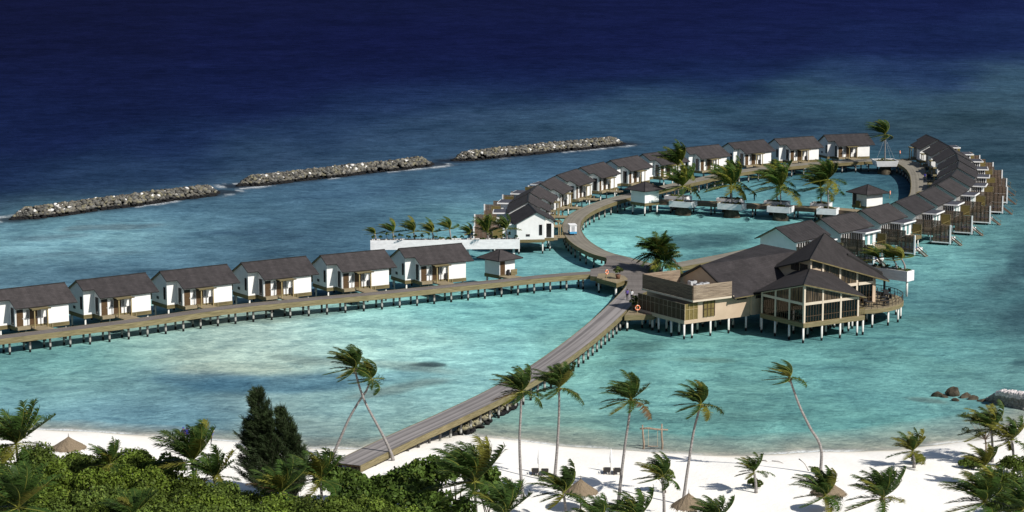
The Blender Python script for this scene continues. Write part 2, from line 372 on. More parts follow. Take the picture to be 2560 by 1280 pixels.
# colour of the sea (depth and bottom): surveyed spots
SEA = """200 0 17 23 63|200 100 17 24 65|220 200 18 28 72|300 270 19 32 76|960 0 18 26 70|960 100 17 25 72|960 180 18 29 75|1600 0 19 28 75|1600 100 19 29 78|1600 180 20 34 82|100 300 18 33 77|2240 0 20 32 82|2240 100 21 37 86|-200 -150 17 24 64|1280 -150 18 26 70|2760 -150 20 30 78|-200 0 17 23 62|640 0 18 25 68|1280 0 19 27 72|1920 0 19 29 78|2700 0 22 36 86
-200 100 17 24 64|640 100 17 25 70|1280 100 18 27 74|1900 100 20 32 80|2560 100 23 42 92|-200 200 18 28 72|640 200 18 29 76|1280 200 18 31 80|1800 200 21 40 88|2200 195 26 54 98|2640 200 40 84 112
0 270 18 31 75|640 260 20 35 82|1000 262 24 48 92|1280 255 28 58 98|1700 255 34 80 112|2100 250 38 90 116|2600 260 42 84 106
0 340 20 36 80|400 345 22 44 88|800 330 28 58 96|1100 320 34 72 106|1400 310 38 82 112|1700 300 38 86 114|2000 290 34 74 100|2250 300 38 78 98|2560 330 40 76 94
0 430 23 45 86|350 430 28 58 96|700 400 34 70 104|1000 380 36 76 108|1250 340 38 80 110|1700 330 38 80 110|1950 320 36 74 102|2250 330 38 76 98|2500 400 38 74 92
-100 510 26 54 92|250 470 30 62 98|-100 560 60 110 135|120 562 74 138 155|320 540 62 122 146|520 515 58 112 140|820 475 52 102 132|1100 440 50 100 132|1380 410 48 96 128|1600 375 42 88 116|1250 460 52 104 134
-100 620 86 150 165|100 625 92 156 170|260 590 96 160 170|450 570 74 134 156|0 690 72 124 144|200 680 62 112 136|420 640 68 124 148|620 630 58 108 134|700 560 58 112 140|900 540 60 114 142|1100 500 56 110 138|1160 555 84 162 172|850 600 56 108 134|1200 470 54 108 136
1330 655 80 164 165|1420 690 86 172 172|1210 690 76 160 164|1250 620 70 150 158|1500 595 88 182 178|1600 560 84 176 174|1700 545 86 174 170|1900 555 80 168 168|1780 640 82 166 165|1600 620 84 174 172|2050 560 72 155 158
1700 480 74 158 165|1850 465 58 136 148|2000 455 48 118 134|2200 460 42 102 122|2120 505 70 152 156|1900 500 76 158 164|2240 440 34 82 104|2150 430 40 98 118
2460 330 38 74 94|2540 480 46 94 108|2450 430 42 84 102|2560 560 56 116 126|2420 590 74 154 154|2540 650 54 106 118|2380 670 76 162 162|2560 720 48 94 108|2440 740 66 144 150|2500 800 50 100 112|2400 850 70 152 154|2540 870 62 128 132|2480 950 76 146 146|2330 860 72 160 160|2320 940 78 160 156|2640 900 70 140 140
1480 880 78 158 150|1620 860 70 148 144|1720 905 86 172 166|1900 910 78 166 160|2060 900 76 162 158|2150 960 72 158 158|2000 1030 72 156 152|1820 1000 84 166 160|1700 1060 78 156 150|1500 985 88 170 164|1350 1055 108 164 150|1600 990 88 172 165|2180 850 66 150 150|2060 850 60 140 142
-100 920 74 150 150|100 900 80 160 158|200 865 84 164 160|400 850 122 176 166|600 870 146 184 170|700 840 152 192 180|800 860 140 190 180|620 905 146 180 164|900 820 112 184 178|1150 790 86 180 178|1420 770 76 170 168|1300 880 98 180 178|1000 850 132 194 184|1100 920 108 180 178|200 950 98 166 166|0 1000 86 154 162|300 1015 86 150 166|500 1020 76 136 156|680 1000 118 164 166|800 1070 128 164 158|1000 1020 108 166 166|1150 980 102 174 174|880 1010 112 170 168|1050 1060 110 160 150|400 960 88 152 162"""
SEAP = np.array([[float(v) for v in t.split()] for ln in SEA.split('\n') for t in ln.split('|')])
def w_of(px, py):  # metric-ish key so that blending works at every distance
    return px / 2560 * 4, py / 1280 * 4
def lin(c): c = c / 255; return np.where(c <= .04045, c / 12.92, ((c + .055) / 1.055) ** 2.4)
PATCH = [  # px, py, rx, ry, tilt, rgb, strength : seagrass, coral, channels
    (760, 950, 300, 24, -.05, (54, 124, 150), .85), (520, 945, 130, 22, .02, (44, 116, 148), .6), (1000, 968, 130, 13, -.18, (100, 128, 124), .75), (930, 900, 200, 12, .10, (110, 140, 132), .7), (1080, 906, 36, 5, 0, (48, 70, 76), .8), (585, 912, 150, 14, -.04, (136, 160, 142), .45), (560, 795, 330, 12, -.13, (82, 104, 92), .5),
    (240, 1035, 330, 20, .02, (84, 146, 162), .7), (770, 1060, 30, 6, 0, (92, 130, 130), .7),
    (1740, 588, 120, 20, -.02, (50, 104, 114), .9), (1880, 560, 100, 16, .02, (62, 134, 138), .6), (1720, 635, 120, 14, -.08, (62, 134, 140), .6), (1660, 600, 60, 12, 0, (52, 110, 118), .6),
    (1900, 318, 150, 9, .03, (32, 62, 90), .7), (1960, 300, 90, 7, 0, (32, 62, 90), .5), (2380, 300, 160, 20, -.05, (40, 74, 90), .6),
    (260, 572, 110, 7, -.06, (84, 116, 126), .7), (60, 600, 90, 7, -.05, (76, 110, 126), .6), (170, 640, 130, 6, -.04, (70, 112, 130), .5), (560, 590, 120, 8, -.05, (44, 88, 120), .6), (1000, 470, 260, 10, -.09, (44, 90, 122), .5), (700, 600, 170, 7, -.05, (46, 92, 120), .6), (350, 690, 120, 9, -.05, (50, 92, 114), .6), (620, 655, 100, 10, -.05, (52, 92, 112), .6),
    (2480, 700, 70, 30, -.5, (50, 94, 106), .8), (2530, 790, 50, 40, -.4, (46, 92, 104), .7), (2540, 640, 50, 22, -.4, (48, 94, 108), .6), (2540, 900, 60, 16, -.2, (52, 100, 108), .6), (2300, 800, 50, 10, 0, (58, 124, 126), .6),
    (1600, 870, 70, 10, 0, (60, 124, 120), .7), (1770, 905, 80, 8, .05, (74, 128, 116), .7), (1560, 905, 90, 8, 0, (70, 138, 130), .5), (1730, 1050, 260, 12, .02, (66, 132, 130), .6), (2060, 930, 90, 8, .03, (62, 138, 140), .5), (2330, 1000, 60, 6, .1, (86, 118, 112), .7)]
def sea_rgb(PX, PY, XW, YW):
    wx = (fbm(XW * .035, YW * .02, 3) - .5); wy = (fbm(XW * .035, YW * .02, 77) - .5)
    qx = PX + wx * 150; qy = PY + wy * np.clip(25 + PY * .04, 20, 75)
    ax, ay = qx / 2560 * 4, qy / 1280 * 6.5
    num = np.zeros(PX.shape + (3,)); den = np.zeros(PX.shape)
    for p in SEAP:
        d2 = (ax - p[0] / 2560 * 4) ** 2 + (ay - p[1] / 1280 * 6.5) ** 2
        w = np.exp(-d2 / .055) + 1e-4 / (d2 + .02) ** 2; den += w; num += w[..., None] * lin(p[2:])
    c = num / den[..., None]
    n2 = fbm(XW * .11, YW * .06, 21)
    for (px, py, rx, ry, t, col, st) in PATCH:
        dx = qx + wx * 60 - px; dy = (qy - py) - t * dx
        r = (dx / rx) ** 2 + (dy / ry) ** 2 + (n2 - .5) * 2.2
        w = st / (1 + np.exp((r - 1) * 3.5)) * (r < 3); c = c * (1 - w[..., None]) + lin(np.array(col, float)) * w[..., None]
    # mottled bottom
    b = 1 + (fbm(XW * .05, YW * .03, 50) - .47) * .55 + (fbm(XW * .22, YW * .10, 60) - .47) * .32
    c = c * b[..., None]
    # shallows: water thins out over pale sand
    d = -shore_d(XW, YW) + (fbm(XW * .25, YW * .12, 9) - .5) * 3.0
    near = np.clip((PX - 900) / 500, 0, 1)          # the shelf is wider east of the jetty
    wid = 5.5 + near * 3.5 + np.clip((PX - 2000) / 300, 0, 1) * 3
    w1 = np.clip(1 - d / wid, 0, 1) ** .7; c = c * (1 - .85 * w1[..., None]) + lin(np.array([146, 146, 128.])) * .85 * w1[..., None]
    w2 = np.clip(1 - d / 1.6, 0, 1); c = c * (1 - .7 * w2[..., None]) + lin(np.array([176, 172, 156.])) * .7 * w2[..., None]
    return c
def seaten(c):
    l = c @ np.array([.25, .6, .15]); sh = np.clip((l - .008) / .06, 0, 1)[..., None]; c = c * (1 - .27 * sh) + l[..., None] * .27 * sh * np.array([1.02, 1.0, 1.14]); s2 = np.clip((l - .12) / .25, 0, 1)[..., None]
    return c * (.55 + .24 * sh + .15 * s2) + np.array([.012, .010, .008]) * s2
rows = np.concatenate([np.array([-254.6, -250, -240, -220, -200, -170]), np.linspace(-140, 1190, 560)])
yr = np.array([at(1280, r).y for r in rows]); tx = np.concatenate([np.linspace(-.75, -.27, 24)[:-1], np.linspace(-.27, .27, 560), np.linspace(.27, .75, 24)[1:]])
TX, YR = np.meshgrid(tx, yr); XW = TX * YR
PX, PY = prj(XW, YR, 0 * XW); rgb = sea_rgb(PX, PY, XW, YR)
dfo = -shore_d(XW, YR) + (fbm(XW * .4, YR * .2, 31) - .5) * 1.0
def segd(a, b):
    a, b = at(*a, 0), at(*b, 0); u = np.array([b.x - a.x, b.y - a.y]); t = np.clip(((XW - a.x) * u[0] + (YR - a.y) * u[1]) / (u @ u), 0, 1); return np.hypot(XW - a.x - u[0] * t, YR - a.y - u[1] * t)
bwd = np.min([segd((30, 548), (548, 481)), segd((596, 465), (1082, 411)), segd((1132, 402), (1558, 360))], 0) + (fbm(XW * .5, YR * .3, 17) - .5) * 2.5
rk = np.exp(-np.clip(bwd - 3.0, 0, 99) / 2.2); rgb = rgb * (1 - .75 * rk[..., None]) + lin(np.array([44, 42, 48.])) * .75 * rk[..., None]
foam = np.exp(-((dfo - .3) / .5) ** 2) * np.clip((fbm(XW * .12, YR * .05, 90) - .36) * 6, 0, 1)
foam = np.maximum(foam, np.exp(-((bwd - 4.2) / .9) ** 2) * np.clip((fbm(XW * .2, YR * .1, 92) - .52) * 7, 0, .8))
seao = grid('sea_water', XW, YR, 0 * XW, 'sea', (seaten(rgb)).reshape(-1, 3), {'foam': foam}); tag(seao, kind='structure')
# ================================================================ rubble breakwaters
BWS = []
def ico():
    bm = bmesh.new(); bmesh.ops.create_icosphere(bm, subdivisions=1, radius=1); bm.verts.ensure_lookup_table()
    V = np.array([v.co for v in bm.verts]); Fc = np.array([[v.index for v in f.verts] for f in bm.faces]); bm.free(); return V, Fc
IV, IF = ico()
def rocks(name, pts, sizes, tints, mat='rubble', flat=.72, seed=0):
    rs = np.random.RandomState(seed); n = len(pts); nv = len(IV)
    V = np.tile(IV, (n, 1, 1)) * (1 + rs.uniform(-.28, .22, (n, nv, 1)))
    V[:, :, 2] *= rs.uniform(flat - .15, flat + .15, (n, 1)); V[:, :, 0] *= rs.uniform(.8, 1.3, (n, 1))
    A = rs.uniform(0, 6.28, n); T = rs.uniform(-.6, .6, n)
    x, y, z = V[..., 0].copy(), V[..., 1].copy(), V[..., 2].copy()
    y, z = y * np.cos(T)[:, None] - z * np.sin(T)[:, None], y * np.sin(T)[:, None] + z * np.cos(T)[:, None]
    V[..., 0] = x * np.cos(A)[:, None] - y * np.sin(A)[:, None]; V[..., 1] = x * np.sin(A)[:, None] + y * np.cos(A)[:, None]; V[..., 2] = z
    V = V * np.asarray(sizes)[:, None, None] + np.asarray(pts)[:, None, :]
    Ft = (np.arange(n)[:, None, None] * nv + IF[None]).reshape(-1, 3)
    return npmesh(name, V.reshape(-1, 3), np.zeros((0, 4), int), mat, np.repeat(np.asarray(tints), nv, 0), Ft)
ROCKC = np.array([(.12, .117, .105), (.15, .148, .138), (.08, .078, .072), (.17, .16, .135), (.18, .168, .115), (.065, .065, .062), (.13, .12, .10)])
def rubble_line(a, b, width, hgt, n, seed, size=(.45, .85), white=.10):
    rs = np.random.RandomState(seed); a = np.array(a[:2]); b = np.array(b[:2]); L = np.linalg.norm(b - a); u = (b - a) / L; w = np.array([-u[1], u[0]])
    t = rs.uniform(0, 1, n) * L; s = rs.uniform(-1, 1, n); endf = np.clip(np.minimum(t, L - t) / 3.5, .12, 1)
    z = hgt * endf * (1 - np.abs(s) ** 1.7) * rs.uniform(.85, 1.08, n) - .1
    wob = np.sin(t * .35 + seed) * .35
    P = np.c_[a[0] + u[0] * t + w[0] * (s * width * endf + wob), a[1] + u[1] * t + w[1] * (s * width * endf + wob), z]
    c = ROCKC[rs.randint(0, 7, n)] * rs.uniform(.75, 1.2, (n, 1)); cl = (np.sin(t * .5 + seed * 2) + np.sin(t * .23)) > .4
    wh = (z > hgt * .5) & (rs.uniform(0, 1, n) < white * np.where(cl, 2.6, .5)); c[wh] = rs.uniform(.55, .8, (wh.sum(), 1)) * np.array([1, .99, .97])
    return P, rs.uniform(*size, n), c
for (p0, p1, lab, sd_) in [((30, 541), (548, 474), 'nearest grey rubble breakwater at the left edge of the sea', 1), ((596, 458), (1082, 404), 'middle rubble breakwater between the other two, with bleached crest stones', 2), ((1132, 395), (1558, 353), 'farthest rubble breakwater, ending off the far curve of villas', 3)]:
    A = at(*p0, .7); B = at(*p1, .7); n = int((B - A).length * 42); BWS.append((A, B))
    o = link('rock_breakwater', rocks('rock_breakwater', *rubble_line(A, B, 2.9, 2.0, n, sd_, (.26, .58), .06), seed=sd_)); tag(o, lab, 'breakwater', 'rubble breakwaters off the reef')
# ================================================================ boardwalks
def strip(name, label, path, hw, z, deckmat, fmat, fh, grp='timber boardwalks on piles', pile_step=3.0, pile_off=.25, z_end=None, extra=None, pile_r=.16, pmat='pile_grey', capped=True):
    T = thing(name, label, 'boardwalk', (path[0][0], path[0][1], 0), 0, grp); o = Vector((path[0][0], path[0][1], 0))
    P = catmull([Vector((p[0], p[1], 0)) for p in path], 1.2); n = len(P); hws = hw if callable(hw) else (lambda s: hw)
    s = [0.0]
    for i in range(1, n): s.append(s[-1] + (P[i] - P[i - 1]).length)
    Lr = s[-1]; zz = [z + ((z_end - z) * max(0, (q / Lr - .0)) if z_end is not None else 0) for q in s]
    N = []
    for i in range(n):
        t = (P[min(i + 1, n - 1)] - P[max(i - 1, 0)]).normalized(); N.append(Vector((-t.y, t.x, 0)))
    d = MB(); fb = [MB(), MB()]
    for i in range(n - 1):
        q = []
        for j in (i, i + 1):
            h = hws(s[j] / Lr); a = P[j] - o + N[j] * h; b = P[j] - o - N[j] * h; q.append((a, b, h))
        vs = [(q[0][1].x, q[0][1].y, zz[i]), (q[1][1].x, q[1][1].y, zz[i + 1]), (q[1][0].x, q[1][0].y, zz[i + 1]), (q[0][0].x, q[0][0].y, zz[i])]
        vs2 = [(x, y, w - .1) for x, y, w in vs]
        d.add(vs, [(0, 1, 2, 3)], deckmat, [[(s[i], -q[0][2]), (s[i + 1], -q[1][2]), (s[i + 1], q[1][2]), (s[i], q[0][2])]]); d.add(vs2, [(3, 2, 1, 0)], 'soffit')
        for sd_, m in ((1, fb[0]), (-1, fb[1])):
            a0 = P[i] - o + N[i] * sd_ * (q[0][2] - .02); a1 = P[i + 1] - o + N[i + 1] * sd_ * (q[1][2] - .02)
            b0 = P[i] - o + N[i] * sd_ * (q[0][2] + .10); b1 = P[i + 1] - o + N[i + 1] * sd_ * (q[1][2] + .10)
            t0, t1 = zz[i] + .012, zz[i + 1] + .012; l0, l1 = t0 - fh, t1 - fh
            V = [(a0.x, a0.y, t0), (a1.x, a1.y, t1), (b1.x, b1.y, t1), (b0.x, b0.y, t0), (a0.x, a0.y, l0), (a1.x, a1.y, l1), (b1.x, b1.y, l1), (b0.x, b0.y, l0)]
            f = [(0, 1, 2, 3), (2, 6, 7, 3)[::1], (4, 7, 6, 5), (0, 4, 5, 1)]
            if i == 0: f.append((0, 3, 7, 4))
            if i == n - 2: f.append((1, 5, 6, 2))
            m.add(V, f, fmat)
    if extra: extra(d, fb[0], o)
    dk = d.build('deck', T); 
    for m in fb: m.build('fascia', T)
    # piles in pairs with a cross beam
    k_ = pile_step * .5; cnt = 0; bm_ = MB(); rest = MB(); i = 0
    while k_ < Lr - .3:
        while s[i + 1] < k_: i += 1
        f = (k_ - s[i]) / (s[i + 1] - s[i]); p = P[i].lerp(P[i + 1], f) - o; nn = N[i]; h = hws(k_ / Lr) - pile_off; zt = zz[i] - .55
        bz = sand_z(np.array([p.x + o.x]), np.array([p.y + o.y]))[0]; z0 = -1.2 if bz < 0 else bz - .5
        if zt - max(z0, 0) > .25:
            for sd_ in (1, -1):
                mb = MB() if cnt < 99 else rest; c = p + nn * sd_ * h
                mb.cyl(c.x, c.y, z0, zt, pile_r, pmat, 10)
                if cnt < 99: mb.build('pile', T, True)
                cnt += 1
            a = p + nn * (h + .15); b = p - nn * (h + .15); bm_.tube([(a.x, a.y, zt + .1), (b.x, b.y, zt + .1)], .14, 'slat_wood', 4)
        k_ += pile_step
    if rest.v: tag(rest.build('pile_rows', T, True), kind='stuff')
    if bm_.v: bm_.build('cross_beam', T)
    return T
PW = [at(*q, 2.4) for q in [(-330, 884), (-150, 862), (0, 843), (330, 802), (560, 769.5), (760, 749), (940, 733), (1100, 717), (1260, 701), (1390, 688), (1480, 682), (1530, 680)]]
strip('villa_boardwalk', 'long straight grey boardwalk with tan fascia in front of the near row of villas', PW, 1.25, 2.392, 'deck_grey', 'wood_light', .78)
# ring
rl = [(22.8, 359.5), (18.6, 367.6), (15.2, 373.5), (13.0, 381), (11.6, 389), (10.95, 397), (10.9, 405), (11.6, 414), (13.2, 422.5), (15.6, 430.5), (18.8, 438.5), (22.6, 446), (27.6, 454), (33.2, 463), (39.5, 472.8), (46.3, 483.2), (53, 491), (60, 497), (67, 501.8), (74, 505.6), (80.5, 508.3), (86, 508.6), (89.2, 504.5), (89.4, 495), (88.1, 483), (86.3, 471.5), (84.3, 460), (81.6, 447), (77.2, 433), (71.6, 421), (65.2, 409.5), (58.5, 398.6), (50.4, 388.3), (41.4, 377.2), (33.5, 368.3), (26.2, 360.5)]
strip('ring_boardwalk', 'grey brown boardwalk curving in a closed loop through the lagoon', rl, lambda f: 1.65 + (.9 * math.exp(-((f - .53) / .05) ** 2)), 2.408, 'deck_ring', 'wood_fascia', .7, pile_step=3.6)
CW = [at(*q, 2.4) for q in [(1600, 499), (1680, 501), (1760, 504), (1850, 509), (1940, 513), (2030, 518), (2120, 524), (2200, 534)]]
strip('cross_boardwalk', 'straight dark boardwalk crossing the lagoon between the white palm planters', CW, 1.5, 2.384, 'deck_wood', 'slat_wood', .75, pile_step=4.2)
# jetty with the plaza where the walks meet
JC = [(866, 1160), (1000, 1095.5), (1120, 1041.5), (1240, 984), (1340, 928), (1420, 873), (1480, 826), (1530, 782), (1570, 742), (1592, 716), (1600, 690)]
plaza_px = [(1476, 673), (1498, 668.5), (1515, 659), (1517, 649), (1514, 641), (1540, 637), (1564, 644), (1608, 661), (1650, 668), (1660, 690), (1640, 718), (1604, 735), (1562, 733), (1570, 703), (1530, 696), (1476, 690)]
def plaza(d, f, o):
    pl = [at(*q, 2.4) - o for q in plaza_px]; P2 = [(p.x, p.y) for p in pl]
    d.prism(P2, 2.0, 2.414, 'deck_grey', 'wood_fascia')
    n = len(P2); c = sum((Vector(p) for p in P2), Vector((0, 0))) / n
    f.prism([tuple(c + (Vector(p) - c) * 1.004) for p in P2], 1.66, 2.0, 'wood_fascia')
PJ = [at(*q, 2.4) for q in JC]
jetty = strip('beach_jetty', 'wide curving grey jetty running from the beach up to the boardwalk junction', PJ, lambda f: 1.65, 2.40, 'deck_jetty', 'wood_light', .7, pile_step=2.6, extra=plaza)
# two small platforms beside the junction, each with a life ring and a pot plant
def platform(label, px, z, fh, mat):
    pl = [at(*q, z) for q in px]; o = pl[0]; T = thing('viewing_platform', label, 'platform', (o.x, o.y, 0), 0, 'small platforms beside the jetty')
    P2 = [(p.x - o.x, p.y - o.y) for p in pl]; c = sum((Vector(p) for p in P2), Vector((0, 0))) / len(P2)
    MB().prism(P2, z - .1, z + .006, 'deck_wood').build('deck', T)
    MB().prism([tuple(c + (Vector(p) - c) * 1.015) for p in P2], z - fh, z - .02, mat).build('fascia', T)
    for p in P2[:4]:
        q = c + (Vector(p) - c) * .86; m = MB(); m.cyl(q.x, q.y, -1, z - fh, .17, 'pile_white'); m.build('pile', T, True)
    return T
platform('small olive timber platform left of the jetty junction', [(1492, 695), (1541, 708), (1570, 698), (1562, 690), (1530, 682), (1496, 684)], 2.43, .7, 'wood_fascia')
platform('small pale fascia platform beside the restaurant screen', [(1562, 788), (1636, 786), (1648, 774), (1616, 766), (1590, 764), (1572, 776)], 2.43, .75, 'wood_light')
# rubble skirt along the beach end of the jetty
A = at(1290, 1012, .2); B = at(1125, 1090, .3)
P_, s_, c_ = rubble_line(A, B, 1.0, .7, 260, 9, (.18, .42), 0); c_ = c_ * np.array([1.5, 1.45, 1.05]); P_[:, 2] += .25
tag(link('stone_revetment', rocks('stone_revetment', P_, s_, c_ + .04, 'rubble', seed=9)), 'low pale stone skirt along the foot of the beach jetty', 'revetment')
# stone groyne and boulders at the right
g0 = at(2466, 1000, .2); gp = [at(2462, 1001, 0), at(2640, 1045, 0), at(2640, 1010, 0), at(2500, 985, 0)]; gt = [at(2500, 978, 1.9), at(2640, 998, 1.9), at(2640, 985, 1.9), at(2512, 976, 1.9)]
m = MB(); m.add([p for p in gp] + [p for p in gt], [(4, 5, 6, 7), (0, 1, 5, 4), (1, 2, 6, 5), (2, 3, 7, 6), (3, 0, 4, 7)], 'pale_stone')
G = thing('stone_groyne', 'sloping grey cobbled groyne reaching out from the right edge', 'groyne', tuple(g0)); core = m.build('core', None); core.parent = G; core.matrix_parent_inverse = Matrix.Translation(-g0)
rs = np.random.RandomState(4); pts = []
for _ in range(1500):
    u, v = rs.uniform(0, 1, 2); b = gp[0].lerp(gp[1], u); t = gt[0].lerp(gt[1], u); p = b.lerp(t, v); pts.append(p - g0)
for _ in range(300):
    u, v = rs.uniform(0, 1, 2); b = gp[0].lerp(gp[3], u); t = gt[0].lerp(gt[3], u); pts.append(b.lerp(t, v) - g0)
for _ in range(300):
    u, v = rs.uniform(0, 1, 2); pts.append(gt[0].lerp(gt[1], u).lerp(gt[3].lerp(gt[2], u), v) - g0)
hz = np.array([p.z + g0.z for p in pts]); cc = np.where(hz[:, None] > 1.3, np.array([[.56, .52, .52]]), np.array([[.24, .23, .205]])) * rs.uniform(.7, 1.25, (len(pts), 1))
tag(link('cobbles', rocks('cobbles', [tuple(p) for p in pts], rs.uniform(.16, .30, len(pts)), cc, 'cobble', seed=5), G), kind='stuff')
def crag(r, fl, seed):
    bm = bmesh.new(); bmesh.ops.create_icosphere(bm, subdivisions=3, radius=1); rs = np.random.RandomState(seed); cut = rs.normal(size=(9, 3)); cut /= np.linalg.norm(cut, axis=1)[:, None]; off = rs.uniform(.22, .62, 9)
    for v in bm.verts:
        p = np.array(v.co)
        for c_, o_ in zip(cut, off):
            e = p @ c_ - o_
            if e > 0: p = p - c_ * e * .92
        p = p * (1 + .07 * math.sin(p[0] * 9 + seed) * math.sin(p[1] * 8) + rs.uniform(-.02, .02)); v.co = Vector((p[0] * 1.35, p[1] * 1.0, p[2] * fl * 1.25 + .1)) * r
    me = bpy.data.meshes.new('boulder'); bm.to_mesh(me); bm.free(); me.materials.append(M['boulder']); return link('boulder', me)
for (px, py, r, fl, lab) in [(2341, 988, 1.15, .75, 'rounded brown boulder at the seaward end of the boulder row'), (2362, 991, .85, .6, 'small low boulder second from the seaward end of the row'), (2388, 985, 1.5, 1.0, 'tallest dark jagged boulder of the row by the groyne'), (2392, 1000, 1.0, .5, 'flat tan boulder in front of the tallest dark one'), (2411, 991, 1.05, .9, 'dark boulder just right of the tallest one'), (2430, 996, 1.0, .8, 'grey boulder between the dark ones and the groyne'), (2449, 1000, .9, .7, 'boulder touching the toe of the stone groyne')]:
    p = at(px, py + 3, 0); o = crag(r * .66, fl * .85, int(px)); o.location = p
    tag(o, lab, 'boulder', 'boulders in line with the groyne')
# ================================================================ water villas
b_, r_, w_, p_, e_ = 1.65, 1.8, 4.76, .5, 3.14; T_ = b_ + w_ + e_; KR, RZ, SL = 1.45, 4.92, .543
RZf = lambda v: RZ - SL * abs(v - KR)
FZ = 2.6
def make_villa():
    V = thing('water_villa', '', 'villa')
    # walls
    m = MB(); ring = [(0, 0), (b_, 0), (b_, -r_), (b_ + w_, -r_), (b_ + w_, -r_ - p_), (T_, -r_ - p_), (T_, 4.9), (0, 4.9)]
    for i in range(8):
        a, c = ring[i], ring[(i + 1) % 8]; pts = [a, c]
        if (a[1] - KR) * (c[1] - KR) < 0: pts = [a, (a[0], KR), c]
        n = len(pts); vs = [(x, y, 0) for x, y in pts] + [(x, y, RZf(y) - .15) for x, y in pts[::-1]]
        m.add(vs, [tuple(range(2 * n))], 'white_plaster')
    m.build('wall', V)
    # base: timber skirt under the walls
    m = MB(); c = Vector((T_ / 2, 1.5))
    m.prism([(x + (.05 if x > T_ / 2 else -.05 if x < .1 else -.05), y + (.05 if y > 1 else -.05)) for x, y in ring], -.55, -.012, 'wood_fascia'); m.build('floor_skirt', V)
    # roof
    m = MB(); f = [(-.4, KR), (-.4, -.76), (1.32, -.76), (1.32, -2.65), (T_ + 1.27, -2.65), (T_ + 1.27, KR)]
    m.slab([(x, y, RZf(y)) for x, y in f], .14, 'roof_shingle', 'dark_trim', 'soffit')
    bk = [(-.4, KR), (T_ + 1.27, KR), (T_ + 1.27, 5.4), (-.4, 5.4)]; m.slab([(x, y, RZf(y)) for x, y in bk], .14, 'roof_seam', 'dark_trim', 'soffit')
    R = m.build('roof', V)
    m = MB(); m.slab([(-.42, KR - .16, RZ - .05), (T_ + 1.29, KR - .16, RZ - .05), (T_ + 1.29, KR, RZ + .05), (-.42, KR, RZ + .05)], .03, 'dark_trim'); m.slab([(-.42, KR, RZ + .05), (T_ + 1.29, KR, RZ + .05), (T_ + 1.29, KR + .16, RZ - .05), (-.42, KR + .16, RZ - .05)], .03, 'dark_trim'); m.build('ridge_cap', R)
    y = -r_
    # front doors and windows
    for x0, w, lab in ((b_ + .18, 1.02, 1), (b_ + 2.2, 1.08, 0)):
        m = MB(); m.box(x0, x0 + w, y - .05, y + .04, .03, 1.95, 'door_brown'); m.box(x0, x0 + w, y - .045, y + .04, 1.95, 2.35, 'dark_trim')
        m.box(x0 - .07, x0, y - .07, y + .02, .0, 2.42, 'white_paint' if lab else 'door_brown'); m.box(x0 + w, x0 + w + .07, y - .07, y + .02, .0, 2.42, 'white_paint' if lab else 'door_brown'); m.box(x0 - .07, x0 + w + .07, y - .07, y + .02, 2.35, 2.42, 'white_paint' if lab else 'door_brown')
        D = m.build('door', V); h = MB(); h.box(x0 + w - .15, x0 + w - .09, y - .1, y - .05, .95, 1.12, 'grey_metal'); h.build('handle', D)
    for x0 in (b_ + 1.62, b_ + 3.4):
        m = MB()
        for j in range(8): m.box(x0, x0 + .5, y - .07, y - .01, 1.05 + j * .145, 1.05 + j * .145 + .07, 'charcoal')
        m.box(x0 - .02, x0 + .03, y - .075, y - .005, .1, 2.2, 'white_paint'); m.box(x0 + .47, x0 + .52, y - .075, y - .005, .1, 2.2, 'white_paint'); m.build('louvre', V)
    def win(nm, x0, x1, y0, y1, z0, z1, fr='charcoal'):
        m = MB()
        if abs(x1 - x0) < .2:
            m.box(x0 - .03, x1 + .03, y0, y1, z0, z0 + .08, fr); m.box(x0 - .03, x1 + .03, y0, y1, z1 - .08, z1, fr); m.box(x0 - .03, x1 + .03, y0, y0 + .08, z0 + .08, z1 - .08, fr); m.box(x0 - .03, x1 + .03, y1 - .08, y1, z0 + .08, z1 - .08, fr)
            W_ = m.build(nm, V); q = MB(); q.box(x0, x1, y0 + .08, y1 - .08, z0 + .08, z1 - .08, 'glass'); q.build('pane', W_)
        else:
            m.box(x0, x1, y0 - .03, y1 + .03, z0, z0 + .08, fr); m.box(x0, x1, y0 - .03, y1 + .03, z1 - .08, z1, fr); m.box(x0, x0 + .08, y0 - .03, y1 + .03, z0 + .08, z1 - .08, fr); m.box(x1 - .08, x1, y0 - .03, y1 + .03, z0 + .08, z1 - .08, fr)
            W_ = m.build(nm, V); q = MB(); q.box(x0 + .08, x1 - .08, y0, y1, z0 + .08, z1 - .08, 'glass'); q.build('pane', W_)
        return W_
    win('window', b_ - .03, b_ + .03, -1.42, -.55, .1, 2.55)
    win('window', -.03, .03, .42, .98, .75, 2.6)
    m = MB(); m.box(-.04, .03, 2.6, 3.3, .55, .95, 'charcoal'); m.build('vent', V)
    # entrance deck, bridge to the boardwalk, porch canopy on two posts
    m = MB(); m.box(b_ + .02, b_ + 2.1, -r_ - .75, -r_ + .02, -.45, -.03, 'deck_wood'); m.build('entry_step', V)
    m = MB(); m.box(b_ + 2.0, b_ + w_ - .35, -5.3, -r_ - .05, -.40, -.24, 'deck_wood'); m.build('entry_bridge', V)
    m = MB(); m.box(b_ + 1.9, b_ + w_ - .2, -r_ - 1.75, -r_ - .02, 2.42, 2.50, 'wood_light'); m.box(b_ + 1.8, b_ + w_ - .1, -r_ - 1.8, -r_ - 1.7, 2.36, 2.52, 'wood_fascia'); cn = m.build('porch_canopy', V)
    for x in (b_ + 2.25, b_ + w_ - .55):
        m = MB(); m.box(x - .07, x + .07, -r_ - 1.6, -r_ - 1.46, -.24, 2.36, 'wood_post'); m.build('post', cn)
    m = MB(); m.box(b_ + w_ - .42, b_ + w_ - .12, -r_ - .42, -r_ - .06, .12, .95, 'charcoal'); m.build('air_conditioner', V)
